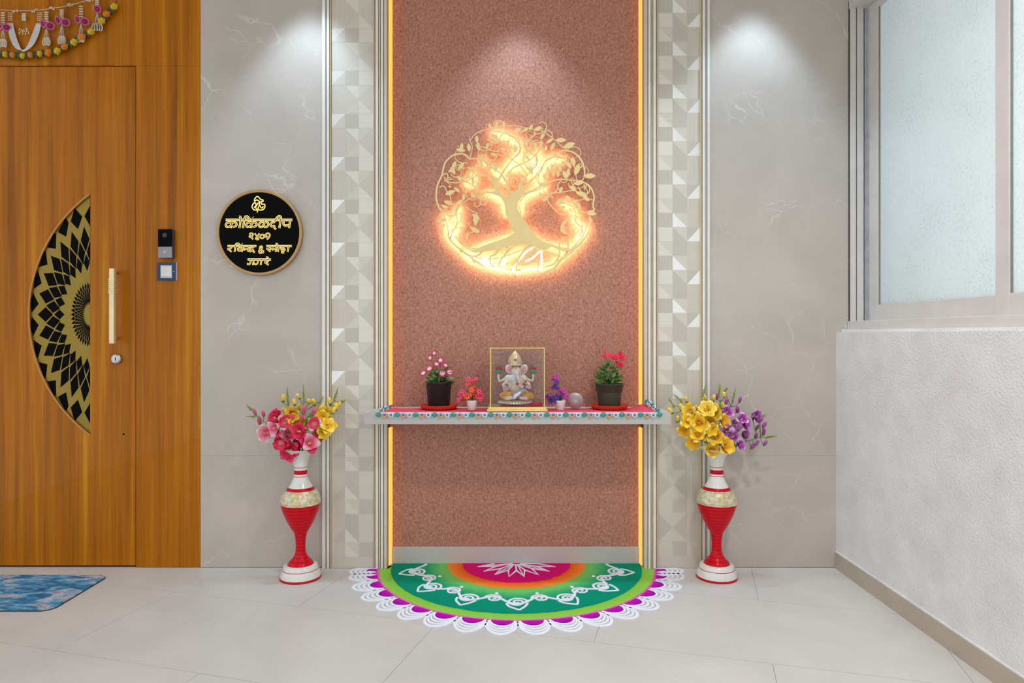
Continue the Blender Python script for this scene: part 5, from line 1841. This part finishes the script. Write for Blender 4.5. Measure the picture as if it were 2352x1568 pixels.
# ---- rangoli
RC = Vector((CX + 0.004, 0.048, 0.0))
ra = empty('rangoli', RC)
tag(ra, 'half round coloured powder floor pattern in pink, green and purple', 'rangoli')
YF = -0.0195


def zone(name, r0, r1, m, z, jag=0.0, nr=3, na=160, seed=0, fuzz0=True):
    v_, f_ = [], []
    for i in range(na + 1):
        a = -PI * i / na
        for j in range(nr + 1):
            r_ = r0 + (r1 - r0) * j / nr
            if jag and (j == nr or (j == 0 and r0 > 0 and fuzz0)):
                r_ += jag * noise.noise(Vector((math.cos(a) * 14 + seed, math.sin(a) * 14, j))) + 0.6 * jag * noise.noise(Vector((math.cos(a) * 60 + seed, math.sin(a) * 60, j)))
            p = RC + Vector((r_ * math.cos(a), r_ * math.sin(a), 0))
            if abs(p.x - CX) > (NX1 - NX0) / 2 - 0.004:
                p.y = min(p.y, YF)
            else:
                p.y = min(p.y, NY - 0.0085)
            v_.append(Vector((p.x, p.y, z)))
    for i in range(na):
        for j in range(nr):
            a = i * (nr + 1) + j
            f_.append((a, a + 1, a + nr + 2, a + nr + 1))
    n0 = len(v_)
    ring = [i * (nr + 1) for i in range(na + 1)] + [i * (nr + 1) + nr for i in range(na, -1, -1)]
    low = [Vector((v_[q].x, v_[q].y, 0.0002)) for q in ring]
    v_ += low
    m_ = len(ring)
    for i in range(m_):
        f_.append((ring[i], ring[(i + 1) % m_], n0 + (i + 1) % m_, n0 + i))
    return mk(name, (v_, f_), m, ra)


POW_P = m_powder('magenta powder', [(0, (206, 6, 124)), (0.6, (214, 8, 118)), (1, (222, 14, 110))], 0.0, 0.23)
POW_O = m_powder('orange powder', [(0, (238, 92, 26)), (0.4, (244, 118, 34)), (1, (248, 148, 66))], 0.23, 0.30, 120, 0.9)
POW_G = m_powder('green powder', [(0.0, (122, 196, 70)), (0.16, (116, 200, 110)), (0.32, (64, 182, 112)), (0.5, (0, 148, 116)), (1, (0, 142, 110))], 0.285, 0.535, 26, 0.22)
POW_L = m_powder('lime powder', [(0, (134, 198, 62)), (0.7, (150, 206, 80)), (1, (172, 200, 100))], 0.525, 0.60, 60, 0.4)
POW_V = m_powder('violet powder', [(0, (222, 40, 180)), (0.35, (196, 14, 178)), (1, (140, 8, 160))], 0.575, 0.64, 90, 0.6)
POW_K = m_powder('pink powder', [(0, (186, 186, 96)), (0.5, (226, 110, 170)), (1, (220, 50, 186))], 0.572, 0.60, 120, 1.0)
POW_W = m_powder('white powder', [(0, (236, 236, 244)), (1, (240, 240, 246))], 0.0, 0.8)
zone('magenta_field', 0.0, 0.232, POW_P, 0.0030, 0.006, 3, 120, 1)
zone('orange_ring', 0.224, 0.296, POW_O, 0.0026, 0.009, 3, 160, 5)
zone('green_field', 0.286, 0.533, POW_G, 0.0022, 0.003, 4, 160, 9)
zone('lime_ring', 0.527, 0.580, POW_L, 0.0018, 0.004, 3, 160, 13)
zone('pink_ring', 0.572, 0.602, POW_K, 0.0014, 0.006, 2, 160, 17)
flat = lambda a, b, h: RC + Vector((a, b, h))


def pol(r_, a):
    return (r_ * math.cos(a), r_ * math.sin(a))


NS = 18
for k in range(NS):
    a = -PI * (k + 0.5) / NS
    if RC.y + 0.64 * math.sin(a) > YF - 0.028:
        a = -math.asin((0.048 - YF + 0.036) / 0.64) if a > -PI / 2 else -PI + math.asin((0.048 - YF + 0.036) / 0.64)
    er, et = (math.cos(a), math.sin(a)), (-math.sin(a), math.cos(a))
    lean = 0.30 * math.cos(a) + 0.10

    def loc_(q, ta, rb, base=0.590):
        # q: angle round the fan, 0 = outward
        tt, rr = ta * math.sin(q), rb * math.cos(q)
        tt += lean * rr * 0.35
        x_, y_ = er[0] * (base + rr) + et[0] * tt, er[1] * (base + rr) + et[1] * tt
        return (x_, min(y_, YF - 0.048 - 0.0))
    mk('violet_fan', prism([loc_(-1.57 + 3.14 * i / 14, 0.046, 0.048) for i in range(15)], flat, 0.0003, 0.0019 + 0.00002 * k), POW_V, ra)
    arcs = []
    for j in range(4):
        ta, rb = 0.043 + 0.0055 * j, 0.050 + 0.0195 * j
        q0 = 1.55 - 0.06 * j
        arcs.append(ribbon([loc_(-q0 + 2 * q0 * i / 12, ta, rb) for i in range(13)], [0.005, 0.009, 0.0105, 0.009, 0.005] if j < 3 else [0.005, 0.011, 0.014, 0.011, 0.005], flat, 0.0003, 0.0034 + 0.0001 * j, 2))
    mk('white_scallop', join(*arcs), POW_W, ra)
# vine of scrolls
NH = 7
span = PI - 0.06
per = span / NH
vine = []
for i in range(141):
    a = -0.03 - span * i / 140
    ph = (a + 0.03) / -per
    vine.append(pol(0.418 - 0.030 * math.cos(2 * PI * ph), a))
vine = [p for p in vine if RC.y + p[1] < NY - 0.016]
mk('white_vine', ribbon(vine, 0.0105, flat, 0.0004, 0.0046, 1, False, False), POW_W, ra)
for k in range(NH):
    a = -0.03 - per * (k + 0.5)
    c_ = pol(0.432, a)
    rr = 0.040
    pts = []
    for i in range(26):
        q = i * 0.5
        r2 = rr * (1 - i / 27)
        pts.append((c_[0] + r2 * math.cos(a + PI / 2 + q), min(c_[1] + r2 * math.sin(a + PI / 2 + q), -0.002)))
    mk('white_scroll', ribbon(pts, [0.0095, 0.0075], flat, 0.0004, 0.0048, 2), POW_W, ra)
    tipp = pol(0.502, a + 0.015)
    l0, l1 = pol(0.443, a + 0.088), pol(0.443, a - 0.088)
    l2, l3 = pol(0.472, a + 0.060), pol(0.472, a - 0.060)
    if RC.y + max(l0[1], l1[1]) < NY - 0.012:
        mk('white_leaf', ribbon([l0, l2, tipp], [0.009, 0.008], flat, 0.0004, 0.0044, 4), POW_W, ra)
        mk('white_leaf', ribbon([l1, l3, tipp], [0.009, 0.008], flat, 0.0004, 0.0042, 4), POW_W, ra)
    if k < NH - 1:
        a2 = a - per / 2
        c_ = pol(0.402, a2)
        pts = []
        for i in range(24):
            q = i * 0.5
            r2 = 0.034 * (1 - i / 25)
            pts.append((c_[0] + r2 * math.cos(a2 - PI / 2 - q), c_[1] + r2 * math.sin(a2 - PI / 2 - q)))
        mk('white_scroll', ribbon(pts, [0.009, 0.007], flat, 0.0004, 0.0047, 2), POW_W, ra)
        d_ = pol(0.352, a2)
        mk('white_dot', lathe([(0.009, 0.0), (0.006, 0.0045), (0.001, 0.006)], RC + Vector((d_[0], d_[1], 0.0004)), 10), POW_W, ra, True)
# centre star
star = []
NP = 8
for k in range(NP):
    a0 = -0.10 - (PI - 0.20) * (k + 0.5) / NP
    hw = (PI - 0.20) / NP / 2
    tipp = pol(0.170, a0)
    star.append(ribbon([pol(0.095, a0 + hw), tipp, pol(0.095, a0 - hw)], 0.0085, flat, 0.0028, 0.0050 + 0.00005 * k, 1, False, False))
    star.append(ribbon([pol(0.02, a0), pol(0.095, a0 + hw)], 0.0075, flat, 0.0028, 0.0048, 1, False, False))
    star.append(ribbon([pol(0.02, a0), pol(0.168, a0)], 0.005, flat, 0.0028, 0.0046, 1, False, False)) if k % 2 else None
star = [s for s in star if s]
mk('white_star', join(*star), POW_W, ra)
